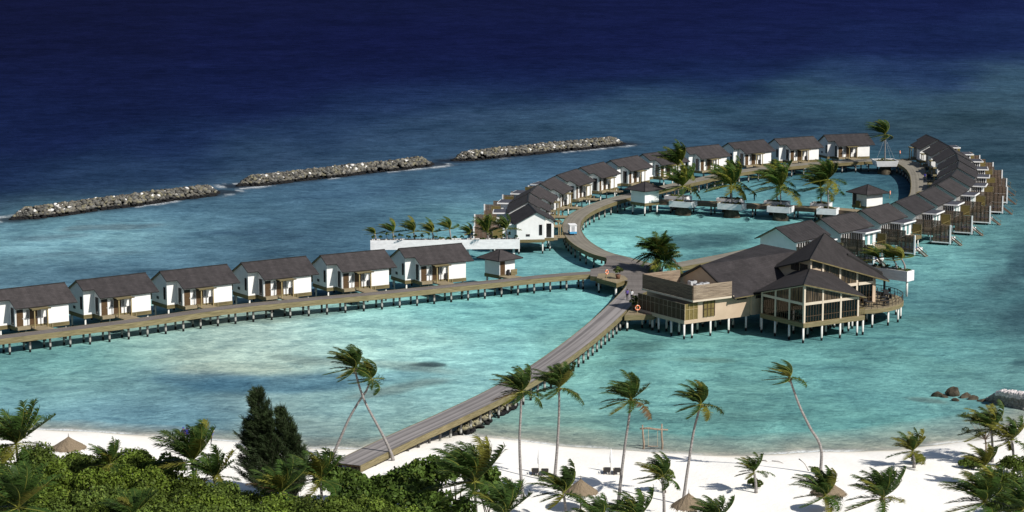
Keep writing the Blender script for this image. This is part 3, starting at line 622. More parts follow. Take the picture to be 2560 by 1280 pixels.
    m = MB(); m.box(b_ + w_ - .3, b_ + w_ - .1, -r_ - 2.3, -r_ - 2.1, -.3, .25, 'wood_light'); m.build('bollard_light', V)
    # seaward side: glazed bay under a flat roof, balcony, stepped decks with slat screens
    m = MB(); m.box(1.6, 6.5, 4.95, 7.9, 2.34, 2.56, 'white_paint'); m.box(1.75, 6.35, 5.1, 7.75, 2.56, 2.60, 'flat_roof'); m.build('flat_roof', V)
    m = MB(); m.box(2.1, 2.35, 4.95, 7.2, 0, 2.34, 'white_plaster'); m.box(2.35, 6.2, 6.95, 7.2, 2.1, 2.34, 'white_plaster'); m.box(5.95, 6.2, 6.95, 7.2, 0, 2.1, 'white_plaster'); m.box(2.35, 2.6, 6.95, 7.2, 0, 2.1, 'white_plaster'); m.build('bay_wall', V)
    for x0, x1 in ((2.6, 4.2), (4.2, 5.95)):
        m = MB(); m.box(x0, x1, 7.0, 7.16, 0, .16, 'white_paint'); m.box(x0, x1, 7.0, 7.16, 1.96, 2.1, 'white_paint'); m.box(x0, x0 + .36, 7.0, 7.16, .16, 1.96, 'white_paint'); m.box(x1 - .36, x1, 7.0, 7.16, .16, 1.96, 'white_paint')
        D = m.build('glazed_door', V); q = MB(); q.box(x0 + .36, x1 - .36, 7.05, 7.1, .16, 1.96, 'glass_teal'); q.build('pane', D)
    m = MB()
    for j in range(5): m.box(6.08, 6.16, 5.15 + j * .36, 5.24 + j * .36, 0, 2.34, 'white_paint')
    D = m.build('side_window', V); q = MB(); q.box(6.1, 6.14, 4.95, 6.95, 0, 2.34, 'glass'); q.build('pane', D)
    m = MB(); m.box(6.4, 9.4, 4.86, 4.96, .05, 2.3, 'glass')
    for j in range(5): m.box(6.4 + j * .75, 6.5 + j * .75, 4.97, 5.03, .05, 2.3, 'white_paint')
    m.build('sliding_doors', V)
    m = MB(); m.box(1.7, 5.9, 7.22, 9.0, -.18, -.03, 'deck_wood'); m.box(1.66, 5.94, 8.98, 9.06, -.6, -.02, 'wood_fascia'); m.box(5.88, 5.95, 7.22, 8.97, -.6, -.02, 'wood_fascia'); m.build('balcony', V)
    m = MB()
    for j in range(6): m.box(1.75 + j * .8, 1.81 + j * .8, 8.85, 8.91, -.03, .75, 'yellow_screen')
    m.box(1.72, 5.9, 8.83, 8.93, .75, .82, 'yellow_screen'); m.build('balcony_railing', V)
    m = MB(); m.box(1.6, 1.66, 7.25, 8.95, .1, 1.85, 'yellow_screen'); m.box(1.58, 1.68, 7.2, 7.3, 0, 1.95, 'wood_light'); m.box(1.58, 1.68, 8.9, 9.0, 0, 1.95, 'wood_light'); m.box(1.58, 1.68, 7.3, 8.9, 1.85, 1.95, 'wood_light'); m.build('balcony_screen', V)
    m = MB(); m.box(6.2, 9.6, 4.95, 8.0, -.4, -.05, 'deck_wood'); m.build('upper_deck', V)
    m = MB(); m.box(6.2, 9.55, 8.02, 11.2, -1.75, -1.45, 'deck_wood'); m.box(6.1, 9.5, 11.2, 11.36, -1.9, -1.4, 'white_paint'); m.build('lower_deck', V)
    m = MB(); m.box(6.5, 8.9, 8.3, 10.7, -1.445, -1.40, 'pool_blue'); m.build('plunge_pool', V)
    for v0, v1, z0, z1 in ((5.0, 8.28, -.9, 1.85), (8.3, 9.78, -1.95, 1.85), (9.8, 11.35, -1.95, 1.1)):
        m = MB(); nb = int(round((z1 - z0) / .21)); hb = (z1 - z0) / nb
        for j in range(nb): m.box(9.66, 9.70 + .015 * (j % 2), v0, v1, z0 + j * hb + .012, z0 + (j + 1) * hb - .012, 'slat_wood')
        for yy in (v0 + .04, (v0 + v1) / 2 - .04, v1 - .12): m.box(9.60, 9.655, yy, yy + .08, z0, z1, 'slat_gray'); m.box(9.72, 9.75, yy, yy + .05, z0, z1, 'lattice')
        m.build('slat_screen', V)
    m = MB(); m.box(9.54, 9.78, 11.37, 11.6, -2.3, 1.15, 'white_paint'); m.box(9.56, 9.76, 8.1, 11.36, -2.16, -1.97, 'white_paint'); m.build('screen_post', V)
    m = MB()
    for j in range(8): m.box(7.9, 9.0, 11.4 + j * .27, 11.66 + j * .27, -1.62 - j * .16, -1.56 - j * .16, 'slat_gray')
    for x in (7.86, 9.0): m.add([(x, 11.4, -1.35), (x, 13.6, -2.95), (x, 13.6, -2.75), (x, 11.4, -1.12), (x + .06, 11.4, -1.35), (x + .06, 13.6, -2.95), (x + .06, 13.6, -2.75), (x + .06, 11.4, -1.12)], [(0, 1, 2, 3), (7, 6, 5, 4), (3, 2, 6, 7), (1, 0, 4, 5)], 'slat_wood')
    st = m.build('sea_stairs', V); q = MB(); q.tube([(9.05, 11.4, -.2), (9.05, 13.6, -1.8)], .035, 'wood_light', 5); q.tube([(9.05, 11.4, -1.3), (9.05, 11.4, -.2)], .03, 'wood_light', 5); q.tube([(9.05, 13.4, -2.8), (9.05, 13.4, -1.65)], .03, 'wood_light', 5); q.build('handrail', st)
    for x, yy, zt in ((.35, .3, -.55), (.35, 4.5, -.55), (3.4, -1.4, -.55), (T_ - .35, -1.9, -.55), (6.3, -1.4, -.55), (T_ - .35, 4.5, -.55), (5, 4.5, -.55), (2.2, 8.6, -.2), (5.5, 8.6, -.2), (6.5, 10.9, -1.35), (9.4, 10.9, -1.35), (9.4, 7.8, -.4)):
        m = MB(); m.cyl(x, yy, -3.8, zt, .13, 'pile_white'); m.build('pile', V, True)
    return V
NV = [((-16, 725), (154.7, 706.3)), ((190.8, 700.6), (362.2, 681.3)), ((398.3, 678), (567.2, 659.9)), ((601.6, 656.5), (764.9, 639.6)), ((799, 637.8), (962.3, 622.9)), ((996.5, 620.9), (1153.8, 607.5))]
BV = [((2057, 337), (2171, 333)), ((1934.2, 346.6), (2034, 339.9)), ((1818.8, 356.9), (1909.7, 348.4)), ((1708, 369.6), (1796, 360.6)), ((1608, 384.5), (1687.5, 374.4)), ((1525.3, 400.6), (1593.8, 387.9)), ((1449.4, 418.4), (1509.4, 403.8)), ((1391.5, 437.3), (1441.8, 421.5)), ((1349.7, 459), (1384.4, 441)), ((1324.4, 480.6), (1343, 462)), ((1319.6, 504.5), (1322.5, 482.5)), ((1342, 530), (1321.6, 508))]
RV = [((2314, 335), (2346, 349)), ((2347.8, 351), (2374, 365)), ((2375, 367), (2391, 382)), ((2391.9, 384.7), (2396.5, 400.6)), ((2397.5, 402.5), (2393.8, 419.4)), ((2391.9, 422.8), (2377.8, 440)), ((2374, 443.8), (2342, 461.6)), ((2338.8, 464.4), (2292, 484)), ((2289, 485), (2235.6, 504.7)), ((2220.6, 507.5), (2151, 524.8)), ((2137.5, 529), (2051, 546)), ((2032.5, 549), (1934, 569))]
ORD = ['first', 'second', 'third', 'fourth', 'fifth', 'sixth', 'seventh', 'eighth', 'ninth', 'tenth', 'eleventh', 'twelfth']
NL = ['white villa cut by the left edge of the photo, first along the straight boardwalk', 'white villa second from the left on the straight boardwalk', 'white villa third from the left on the straight boardwalk', 'white villa fourth from the left on the straight boardwalk', 'white villa fifth from the left, next to last on the straight boardwalk', 'white villa at the right end of the straight row, before the small hut']
BL = ['white villa beside the guyed palm planter at the far end of the loop'] + ['white villa %s to the left of the guyed palm planter on the far curve' % ORD[i] for i in range(1, 10)] + ['villa just behind the one with the white gable facing the camera', 'villa showing its full white gable beside the long white planter']
RL_ = ['farthest villa of the right hand row, standing out at the top'] + ['dark roofed villa, %s from the far top end of the right row' % ORD[i] for i in range(1, 10)] + ['dark roofed villa next to nearest in the right row, slat screens above the restaurant', 'nearest villa of the right row, its shaded gable above the restaurant roof']
proto = make_villa(); first = True
for rows_, labs, grp in ((NV, NL, 'villas along the straight boardwalk'), (BV, BL, 'villas on the far left curve of the loop'), (RV, RL_, 'villas on the right side of the loop')):
    for (a, c), lab in zip(rows_, labs):
        pa, pc = at(*a, FZ + RZ), at(*c, FZ + RZ); mid = (pa + pc) / 2; ph = math.atan2(pc.y - pa.y, pc.x - pa.x); u = Vector((math.cos(ph), math.sin(ph))); v = Vector((-u.y, u.x))
        o = Vector((mid.x, mid.y)) - u * ((T_ + .87) / 2) - v * KR
        V = proto if first else copy_tree(proto); first = False
        V.location = (o.x, o.y, FZ); V.rotation_euler = (0, 0, ph); tag(V, lab, 'villa', grp)
# ================================================================ hip-roofed huts
def hut(label, pl, pr, Z=2.55, s=3.3, turn=0):     # pl, pr: pixels of the left and front corner of the camera-side wall base
    a, c = at(*pl, Z), at(*pr, Z); ph = math.atan2(c.y - a.y, c.x - a.x)
    u = Vector((math.cos(ph), math.sin(ph))); v = Vector((-u.y, u.x)); L = (c - a).length
    T = thing('service_hut', label, 'hut', (a.x, a.y, 0), ph, 'small hip roofed huts'); s = L if turn == 0 else s
    m = MB()
    m.box(0, s, 0, s, Z, Z + 2.75, 'white_plaster'); m.build('wall', T)
    m = MB(); m.box(-.06, s + .06, -.06, s + .06, Z - .55, Z - .01, 'wood_fascia'); m.build('floor_skirt', T)
    q = s / 2; e = q + .95; z0, z1 = Z + 2.5, Z + 2.5 + e * .50; cs = [(q - e, q - e), (q + e, q - e), (q + e, q + e), (q - e, q + e)]; m = MB()
    for i in range(4):
        A, B = cs[i], cs[(i + 1) % 4]; m.add([(A[0], A[1], z0), (B[0], B[1], z0), (q, q, z1), (A[0], A[1], z0 - .14), (B[0], B[1], z0 - .14)], [(0, 1, 2)], 'roof_shingle'); m.add([(A[0], A[1], z0), (B[0], B[1], z0), (A[0], A[1], z0 - .14), (B[0], B[1], z0 - .14)], [(0, 2, 3, 1)], 'dark_trim')
    m.add([(x, y, z0 - .14) for x, y in cs], [(3, 2, 1, 0)], 'soffit'); R = m.build('roof', T)
    m = MB()
    for A in cs: m.tube([(A[0], A[1], z0 + .02), (q, q, z1 + .03)], .05, 'dark_trim', 5)
    m.build('hip_cap', R)
    for x, y in ((.25, .25), (s - .25, .25), (.25, s - .25), (s - .25, s - .25)):
        m = MB(); m.cyl(x, y, -1.2, Z - .55, .16, 'pile_white'); m.build('pile', T, True)
    return T, s
T, s = hut('small white hut with brown door beside the straight boardwalk', (1248, 688.5), (1287, 682.5), 2.5)
m = MB(); m.box(.12, 1.2, -.06, .02, 2.52, 4.75, 'door_brown'); m.box(.02, .12, -.08, .02, 2.5, 4.8, 'white_paint'); m.box(1.2, 1.28, -.08, .02, 2.5, 4.8, 'white_paint'); m.build('door', T)
m = MB(); m.box(1.9, 3.2, -.75, -.65, 2.35, 3.3, 'wood_light'); m.box(1.45, 1.75, -.6, -.25, 2.4, 3.3, 'charcoal'); m.build('bin_screen', T)
m = MB(); m.box(-.05, 2.4, -3.2, -.07, 2.1, 2.36, 'deck_wood'); m.build('entry_bridge', T)
T2, s = hut('white hut with dark hip roof where the cross boardwalk meets the left curve', (1577.5, 503.5), (1612, 508.5), 2.55)
T3, s = hut('white hut with open dark doorway at the right end of the cross boardwalk', (2131, 511), (2166.5, 517), 2.55)
m = MB(); m.box(.15, 1.25, -.06, .02, 2.57, 5.0, 'dark_trim'); m.box(.02, .15, -.09, .02, 2.55, 5.05, 'white_paint'); m.box(1.25, 1.33, -.09, .02, 2.55, 5.05, 'white_paint'); m.build('door', T3)
m = MB(); m.box(1.75, 3.0, -.75, -.6, 2.45, 3.55, 'yellow_screen'); m.box(1.75, 1.85, -.6, -.06, 2.45, 3.55, 'yellow_screen'); m.build('bin_screen', T3)
# ================================================================ planters
def planter(label, a, c, depth, z0, z1, grp, soil=True, ped=True, flare=.0, wall='planter_white', name='palm_planter'):
    """a, c: world left and right bottom corner of the camera-side face"""
    ph = math.atan2(c.y - a.y, c.x - a.x); L = math.hypot(c.x - a.x, c.y - a.y); T = thing(name, label, 'planter', (a.x, a.y, 0), ph, grp); t = .14; m = MB(); f = flare
    o0 = [(0, 0), (L, 0), (L, depth), (0, depth)]; o1 = [(-f, -f), (L + f, -f), (L + f, depth + f), (-f, depth + f)]; i1 = [(t - f, t - f), (L + f - t, t - f), (L + f - t, depth + f - t), (t - f, depth + f - t)]; zs = z1 - .22
    V = [(x, y, z0) for x, y in o0] + [(x, y, z1) for x, y in o1] + [(x, y, z1) for x, y in i1] + [(x, y, zs) for x, y in i1]
    fs = [(3, 2, 1, 0)]
    for i in range(4):
        j = (i + 1) % 4; fs += [(i, j, 4 + j, 4 + i), (4 + i, 4 + j, 8 + j, 8 + i), (8 + i, 8 + j, 12 + j, 12 + i)]
    m.add(V, fs, wall); m.build('box', T)
    m = MB(); m.add([(x, y, zs + .02) for x, y in i1], [(0, 1, 2, 3)], 'soil'); m.build('soil', T)
    if ped:
        m = MB(); m.sphere((L / 2, depth / 2, -.2), (L * .36, depth * .42, z0 + .6), 'boulder', 14, 8, .05, rnd); m.build('pedestal', T, True)
    return T, ph, L
PL = {}
gP = 'white palm planters along the cross boardwalk'
pos4 = ['leftmost', 'second from the left', 'third from the left', 'rightmost']
for i, ((ax, ay), (cx, cy)) in enumerate([((1672, 516.5), (1728.5, 520.5)), ((1793, 522.5), (1852.5, 526.5)), ((1917, 530), (1974, 533.5)), ((2041, 535.5), (2090, 538))]):
    a, c = at(ax, ay, 1.7), at(cx, cy, 1.7); T, ph, L = planter('white planter on the near side of the cross boardwalk, ' + pos4[i], a, c, 2.9, 1.7, 2.85, gP); PL['f%d' % i] = (a, ph, L)
    v = Vector((-math.sin(ph), math.cos(ph), 0)); u = Vector((math.cos(ph), math.sin(ph), 0)); d = a + v * 6.6 + u * (-2.9 if i else -4.0)
    T, ph, L = planter('white planter on the far side of the cross boardwalk, ' + pos4[i], d, d + u * L, 2.9, 1.7, 2.85, gP); PL['b%d' % i] = (d, ph, L)
a, c = at(2193.5, 417, 1.9), at(2242, 416.5, 1.9)
planter('wide white planter holding the guyed palm at the far end of the loop', a, c, 4.2, 1.9, 3.2, 'white palm planters along the cross boardwalk', flare=.35); PL['end'] = (a, 0, (c - a).length)
a, c = at(926, 625, 2.3), at(1299.5, 622, 2.3); T, ph, L = planter('long raised white planter with a row of small palms by the gable villa', a, c, 1.7, 2.3, 3.95, None, ped=False, name='long_planter'); PL['long'] = (a, ph, L)
for j in range(7):
    m = MB(); m.cyl(1 + j * (L - 2) / 6, .85, -1, 2.3, .2, 'pile_white'); m.build('pile', T, True)
# ================================================================ restaurant
AL = math.radians(33.05); O = at(2008.7, 820.1, 2.2); Rr = thing('restaurant', 'large beige restaurant with stacked dark pitched roofs on white piles', 'restaurant', (O.x, O.y, 0), AL)
FL = 2.85
def pln(P, Q, R_):   # plane z(a,b) through three points
    P, Q, R_ = Vector(P), Vector(Q), Vector(R_); n = (Q - P).cross(R_ - P); return lambda a, b: P.z - (n.x * (a - P.x) + n.y * (b - P.y)) / n.z
FC, LLc, RLc, AP = (-.5, -.5, 8.55), (-.5, 10.6, 5.72), (11.2, -.5, 5.6), (7, 7, 9.05)
zr = pln(FC, RLc, AP); zl = pln(FC, AP, LLc)
m = MB(); m.slab([FC, RLc, (11.2, 7, zr(11.2, 7)), AP], .16, 'roof_dark', 'wood_fascia', 'soffit'); m.slab([FC, AP, (7, 10.6, zl(7, 10.6)), LLc], .16, 'roof_dark', 'dark_trim', 'soffit'); lowroof = m.build('lower_roof', Rr)
m = MB(); m.tube([(FC[0], FC[1], FC[2] + .02), (AP[0], AP[1], AP[2] + .02)], .07, 'dark_trim', 5); m.build('hip_cap', lowroof)
m = MB(); m.box(-.05, 11.36, -.05, 9.5, 2.2, 2.80, 'wood_light'); m.box(-.02, 11.33, -.02, 9.47, 2.80, 2.85, 'deck_wood'); m.build('room_deck', Rr)
# room frame
cr = .16; m = MB(); ca = [.2, 3.55, 6.9, 10.15]; cb = [.2, 3.25, 6.3, 9.3]
rz = lambda a, b: min(zr(a, b), zl(a, b)) - .2
def col(m, a, b, z0, z1, h=.15, mat='cream_frame'): m.box(a - h, a + h, b - h, b + h, z0, z1, mat)
for a in ca: col(m, a, .2, FL, rz(a, .2) - (.02 if a > .3 else .15))
for b in cb[1:]: col(m, .2, b, FL, rz(.2, b) - .02)
for i in range(3):
    m.box(ca[i] + .15, ca[i + 1] - .15, .08, .32, 5.35, 5.72, 'cream_frame'); m.box(.08, .32, cb[i] + .15, cb[i + 1] - .15, 5.35, 5.72, 'cream_frame')
for (A, B, ax) in ((.35, 10.0, 0), (.35, 9.15, 1)):     # raking top rails
    n = 8
    for i in range(n):
        t0, t1 = A + (B - A) * i / n, A + (B - A) * (i + 1) / n; q = []
        for t in (t0, t1):
            z = rz(t, .2) if ax == 0 else rz(.2, t); q.append((t, z))
        lo = [max(5.73, q[0][1] - .28), max(5.73, q[1][1] - .28)]; hi = [max(lo[j], q[j][1] - .03) for j in (0, 1)]
        if hi[0] - lo[0] < .02 and hi[1] - lo[1] < .02: continue
        if ax == 0: V = [(q[j][0], y, z) for y in (.1, .3) for j, z in ((0, lo[0]), (1, lo[1]), (1, hi[1]), (0, hi[0]))]
        else: V = [(y, q[j][0], z) for y in (.3, .1) for j, z in ((0, lo[0]), (1, lo[1]), (1, hi[1]), (0, hi[0]))]
        m.add(V, [(0, 1, 2, 3), (7, 6, 5, 4), (0, 4, 5, 1), (3, 2, 6, 7)], 'cream_frame')
m.build('room_frame', Rr)
def window_lo(ax, t0, t1, fix, z0, z1, nm=6, rail=True):
    m = MB(); w = (t1 - t0) / nm
    bx = (lambda a, c, z0, z1, mt, d=.04: m.box(a, c, fix - d, fix + d, z0, z1, mt)) if ax == 0 else (lambda a, c, z0, z1, mt, d=.04: m.box(fix - d, fix + d, a, c, z0, z1, mt))
    for j in range(nm + 1): bx(t0 + w * j - .035, t0 + w * j + .035, z0, z1, 'lattice', .05)
    if rail: bx(t0 + .04, t1 - .04, z0 + .85, z0 + .93, 'lattice', .045)
    bx(t0 + .04, t1 - .04, z0, z0 + .06, 'yellow_screen', .045)
    W_ = m.build('window', Rr); q = MB()
    if ax == 0: q.box(t0, t1, fix - .012, fix + .012, z0, z1, 'clear_glass')
    else: q.box(fix - .012, fix + .012, t0, t1, z0, z1, 'clear_glass')
    q.build('pane', W_)
def window_hi(ax, t0, t1, fix, z0, zf, mat='curtain_glass', nm=5):
    """glazing with a raking head"""
    m = MB(); z_a, z_b = max(z0 + .02, zf(t0)), max(z0 + .02, zf(t1)); e = .03
    def V(y): return [((t, y, z) if ax == 0 else (y, t, z)) for t, z in ((t0, z0), (t1, z0), (t1, z_b), (t0, z_a))]
    m.add(V(fix - e) + V(fix + e), [(0, 1, 2, 3), (7, 6, 5, 4), (3, 2, 6, 7)], mat); W_ = m.build('window', Rr)
    for j in range(1, nm):
        q = MB()
        t = t0 + (t1 - t0) * j / nm; z = max(z0 + .03, zf(t)); 
        if z - z0 < .15: continue
        q.box(*((t - .03, t + .03, fix - .06, fix + .06) if ax == 0 else (fix - .06, fix + .06, t - .03, t + .03)), z0, z, 'charcoal')
        q.build('mullion', W_)
for i in range(3):
    window_lo(0, ca[i] + .16, ca[i + 1] - .16, .2, FL, 5.34); window_lo(1, cb[i] + .16, cb[i + 1] - .16, .2, FL, 5.34)
    window_hi(0, ca[i] + .16, ca[i + 1] - .16, .2, 5.73, lambda t: rz(t, .2) - .29); window_hi(1, cb[i] + .16, cb[i + 1] - .16, .2, 5.73, lambda t: rz(.2, t) - .29)
m = MB(); m.box(10.1, 10.2, .35, 6.8, FL, 5.5, 'glass'); m.box(.3, 7, 9.3, 9.45, FL, 5.6, 'cream'); m.build('room_end_wall', Rr)
m = MB()      # little side balcony rail
for t in (10.5, 10.9, 11.28): m.box(t - .03, t + .03, .02, .08, FL, 3.85, 'yellow_screen')
for t in (1.5, 3, 4.5): m.box(11.25, 11.31, t - .03, t + .03, FL, 3.85, 'yellow_screen')
m.box(10.35, 11.31, .0, .1, 3.85, 3.92, 'yellow_screen'); m.box(11.23, 11.33, .1, 5.0, 3.85, 3.92, 'yellow_screen'); m.build('balcony_railing', Rr)
# upper volume
F2, R2, L2, A2, B2 = (6.4, 6.3, 10.6), (21.2, 5.7, 6.1), (6.5, 15.0, 8.05), (14, 12, 13.0), (21, 16.5, 6.4)
m = MB()
for tri, mt, sd2 in (((F2, R2, A2), 'roof_dark', 'wood_fascia'), ((F2, A2, L2), 'roof_dark', 'dark_trim'), ((L2, A2, B2), 'roof_dark', 'dark_trim'), ((R2, B2, A2), 'roof_dark', 'dark_trim')): m.slab(tri, .18, mt, sd2, 'soffit')
up = m.build('upper_roof', Rr)
m = MB()
for A_ in (F2, L2, R2, B2): m.tube([(A_[0], A_[1], A_[2] + .03), (A2[0], A2[1], A2[2] + .03)], .07, 'dark_trim', 5)
m.build('hip_cap', up)
z2 = pln(F2, R2, A2); z2l = pln(F2, A2, L2)
m = MB(); q = [(15.6, 8.6), (20.6, 6.5)]; v = [(a, b, z2(a, b) + .02) for a, b in q] + [(a + .1, b + .25, z2(a + .1, b + .25) + .02) for a, b in q[::-1]]; m.slab([(x, y, z + .28) for x, y, z in v], .26, 'dark_trim'); m.build('roof_slot_vent', up)
m = MB()
def wallq(m, pts, z0, zf, mat):
    n = len(pts)
    for i in range(n - 1):
        (a, b), (c, d) = pts[i], pts[i + 1]; L_ = math.hypot(c - a, d - b); nx, ny = (d - b) / L_ * .1, -(c - a) / L_ * .1; k_ = 10
        for j in range(k_):
            p = (a + (c - a) * j / k_, b + (d - b) * j / k_); q = (a + (c - a) * (j + 1) / k_, b + (d - b) * (j + 1) / k_)
            m.add([(p[0], p[1], z0), (q[0], q[1], z0), (q[0], q[1], zf(*q)), (p[0], p[1], zf(*p))], [(0, 1, 2, 3)], mat)
zu = lambda a, b: min(z2(a, b), z2l(a, b)) - .22
wallq(m, [(7.1, 15.2), (7.1, 7.12)], 6.5, zu, 'cream'); wallq(m, [(7.1, 7.12), (9.3, 7.12)], 6.5, zu, 'cream'); wallq(m, [(19.6, 7.12), (19.6, 15.2)], FL, lambda a, b: 6.2, 'cream'); wallq(m, [(19.6, 15.2), (7.1, 15.2)], FL, lambda a, b: 7.0, 'cream'); m.build('upper_wall', Rr)
m = MB(); cu = [9.4, 12.7, 16.0, 19.2]
for i, a in enumerate(cu): m.box(a - .16, a + (.16 if i < 3 else .42), 6.9, 7.25, FL, zu(a + (0 if i < 3 else .42), 7.1) - .02, 'cream_frame' if i < 3 else 'cream')
for i in range(3): m.box(cu[i] + .16, cu[i + 1] - .16, 6.75, 7.2, 5.75, 6.15, 'cream_frame')
m.box(7.05, 7.3, 6.95, 7.11, 7.6, zu(7.3, 7.1) - .03, 'cream_frame'); m.build('upper_frame', Rr)
for i in range(3): window_hi(0, cu[i] + .17, cu[i + 1] - .17, 7.05, 6.16, lambda t: zu(t, 7.1) - .12, nm=4); window_lo(0, cu[i] + .17, cu[i + 1] - .17, 7.05, FL, 5.74, 5)
for a0, a1 in ((7.45, 8.5), (8.6, 9.2)): window_hi(0, a0, a1, 6.98, 9.1 if a0 < 8 else 8.95, lambda t: zu(t, 7.1) - .12, 'glass', 2)
for b0, b1 in ((7.6, 9.2), (9.5, 11.2)): window_hi(1, b0, b1, 6.98, 8.35, lambda t: min(9.5, zu(7.1, t) - .1), 'glass', 2)
# main block with gable roof
m = MB(); m.box(-9.9, -.5, 11.35, 23.5, 2.2, 5.35, 'cream'); m.box(-.48, 6.8, 10.9, 23.5, 2.4, 5.5, 'cream'); m.box(-12.1, -9.92, 11.5, 22.4, 2.2, 2.72, 'cream'); m.build('main_wall', Rr)
m = MB(); m.box(-12.35, -9.95, 11.3, 11.48, 2.2, 2.74, 'cream'); m.box(-12.35, -12.12, 11.5, 22.4, 2.2, 2.74, 'cream'); m.build('floor_band', Rr)
m = MB(); y0, y1, z0, z1 = 11.3, 22.4, 2.74, 5.05
m.box(-12.24, -12.2, y0, y1, z0, z1, 'lattice')  # side panel coloured darker than the front one to carry its shade
for j in range(12): yy = y0 + (y1 - y0) * j / 11; m.box(-12.31, -12.245, yy - .028, yy + .028, z0, z1, 'slat_gray')
m.box(-12.30, -12.246, y0 + .06, y1 - .06, 4.2, 4.25, 'slat_gray'); m.box(-12.30, -12.246, y0 + .06, y1 - .06, z1 - .05, z1 + .02, 'slat_gray'); m.build('lattice_screen', Rr)
m = MB(); m.box(-12.2, -9.95, 11.36, 11.40, z0, z1, 'yellow_screen')  # front of the same screen, its sunlit yellow put into the colour
for x in (-12.2, -11.45, -10.7, -9.98): m.box(x - .05, x + .05, 11.28, 11.355, z0, z1, 'wood_post')
m.box(-12.14, -10.0, 11.285, 11.354, 4.2, 4.28, 'wood_post'); m.build('lattice_screen', Rr)
m = MB(); m.box(-8.95, -7.0, 11.24, 11.34, 2.9, 5.3, 'yellow_screen'); 
for x in (-8.95, -8.3, -7.65, -7.0): m.box(x - .05, x + .05, 11.18, 11.235, 2.9, 5.3, 'lattice')
m.box(-8.9, -7.05, 11.185, 11.234, 4.0, 4.08, 'lattice'); m.build('lattice_window', Rr)
for x0, x1 in ((-2.9, -1.2), (0.2, 1.6)):
    m = MB(); m.box(x0, x1, 11.25 if x0 < 0 else 10.82, 11.36 if x0 < 0 else 10.92, 4.75, 5.2, 'charcoal'); m.build('vent', Rr)
GA, GE = (-3.9, 18.1, 9.0), 5.35
sl_ = (9.0 - GE) / 7.9; CC, BB = (12.2, 15.8, 10.0), (11.6, 23.6, 10.1)
m = MB(); EZ = (8.2, 10.2, GE + .35); m.slab([(-4.3, 10.2, GE), EZ, (-4.3, 18.1, 9.0)], .14, 'roof_shingle', 'wood_fascia', 'soffit'); m.slab([EZ, CC, (-4.3, 18.1, 9.0)], .14, 'roof_shingle', 'dark_trim', 'soffit')
m.slab([(-4.3, 18.1, 9.0), CC, BB], .12, 'roof_seam', 'dark_trim'); m.slab([(-4.3, 18.1, 9.0), BB, (-4.3, 26, GE)], .14, 'roof_shingle', 'dark_trim', 'soffit'); m.slab([BB, (11.6, 26, GE + .4), (-4.3, 26, GE)], .14, 'roof_shingle', 'dark_trim', 'soffit'); m.slab([CC, (14, 15.8, 9.2), (14, 23.6, 9.2), BB], .12, 'roof_seam', 'dark_trim'); m.build('main_roof', Rr)
m = MB(); m.add([(-3.9, 10.6, 5.3), (-3.9, 25.6, 5.3), (-3.9, 18.1, 8.83)], [(0, 2, 1)], 'cream'); m.build('gable_wall', Rr)
m = MB(); m.slab([(-4.42, 10.1, GE + .06), (-4.2, 10.1, GE + .06), (-4.2, 18.1, 9.12), (-4.42, 18.1, 9.12)], .26, 'dark_trim'); m.slab([(-4.42, 18.1, 9.12), (-4.2, 18.1, 9.12), (-4.2, 26.1, GE + .06), (-4.42, 26.1, GE + .06)], .26, 'dark_trim'); m.build('barge_board', Rr)
# slatted roof terrace
m = MB(); m.box(-11.4, -4.0, 10.55, 22.75, 5.36, 5.62, 'cream_frame'); m.build('terrace_slab', Rr)
def slats(x0, x1, y0, y1, z0, z1, mat, n=10):
    m = MB(); h = (z1 - z0) / n
    for j in range(n): m.box(x0, x1, y0, y1, z0 + j * h + .012, z0 + (j + 1) * h - .012, mat)
    if x1 - x0 > y1 - y0:
        for j in range(6): xx = x0 + (x1 - x0 - .1) * j / 5; m.box(xx, xx + .1, y0 + (y1 - y0) + .002, y1 + .07, z0, z1, 'lattice')
    else:
        for j in range(8): yy = y0 + (y1 - y0 - .1) * j / 7; m.box(x1 + .002, x1 + .07, yy, yy + .1, z0, z1, 'lattice')
    return m.build('slat_parapet', Rr)
slats(-11.3, -4.4, 10.6, 10.68, 5.64, 7.75, 'slat_gray'); slats(-11.38, -11.3, 10.7, 22.6, 5.64, 7.75, 'slat_wood'); slats(-11.3, -4.5, 22.6, 22.68, 5.64, 7.75, 'slat_gray')  # left parapet takes a darker wood, its shade put into the colour
for j, (a, b, lab) in enumerate([(-7.6, 14.4, 'front grey condenser unit on the slatted roof terrace'), (-6.2, 14.6, 'right grey condenser unit against the beige gable'), (-6.9, 16.6, 'rear grey condenser unit on the slatted roof terrace')]):
    p = Matrix.Rotation(AL, 3, 'Z') @ Vector((a, b, 0)); T = thing('condenser_unit', lab, 'air conditioner', (O.x + p.x, O.y + p.y, 5.62), AL, 'condenser units on the roof terrace')
    m = MB(); m.box(-.55, .55, -.4, .4, .08, 1.55, 'grey_metal'); m.box(-.5, -.3, -.38, .38, 0, .08, 'charcoal'); m.box(.3, .5, -.38, .38, 0, .08, 'charcoal'); c_ = m.build('casing', T); m = MB(); m.torus((0, 0, 1.57), .28, .03, 'charcoal', 'z', 14, 5); m.cyl(0, 0, 1.552, 1.57, .26, 'charcoal', 14); m.build('fan_grille', T)
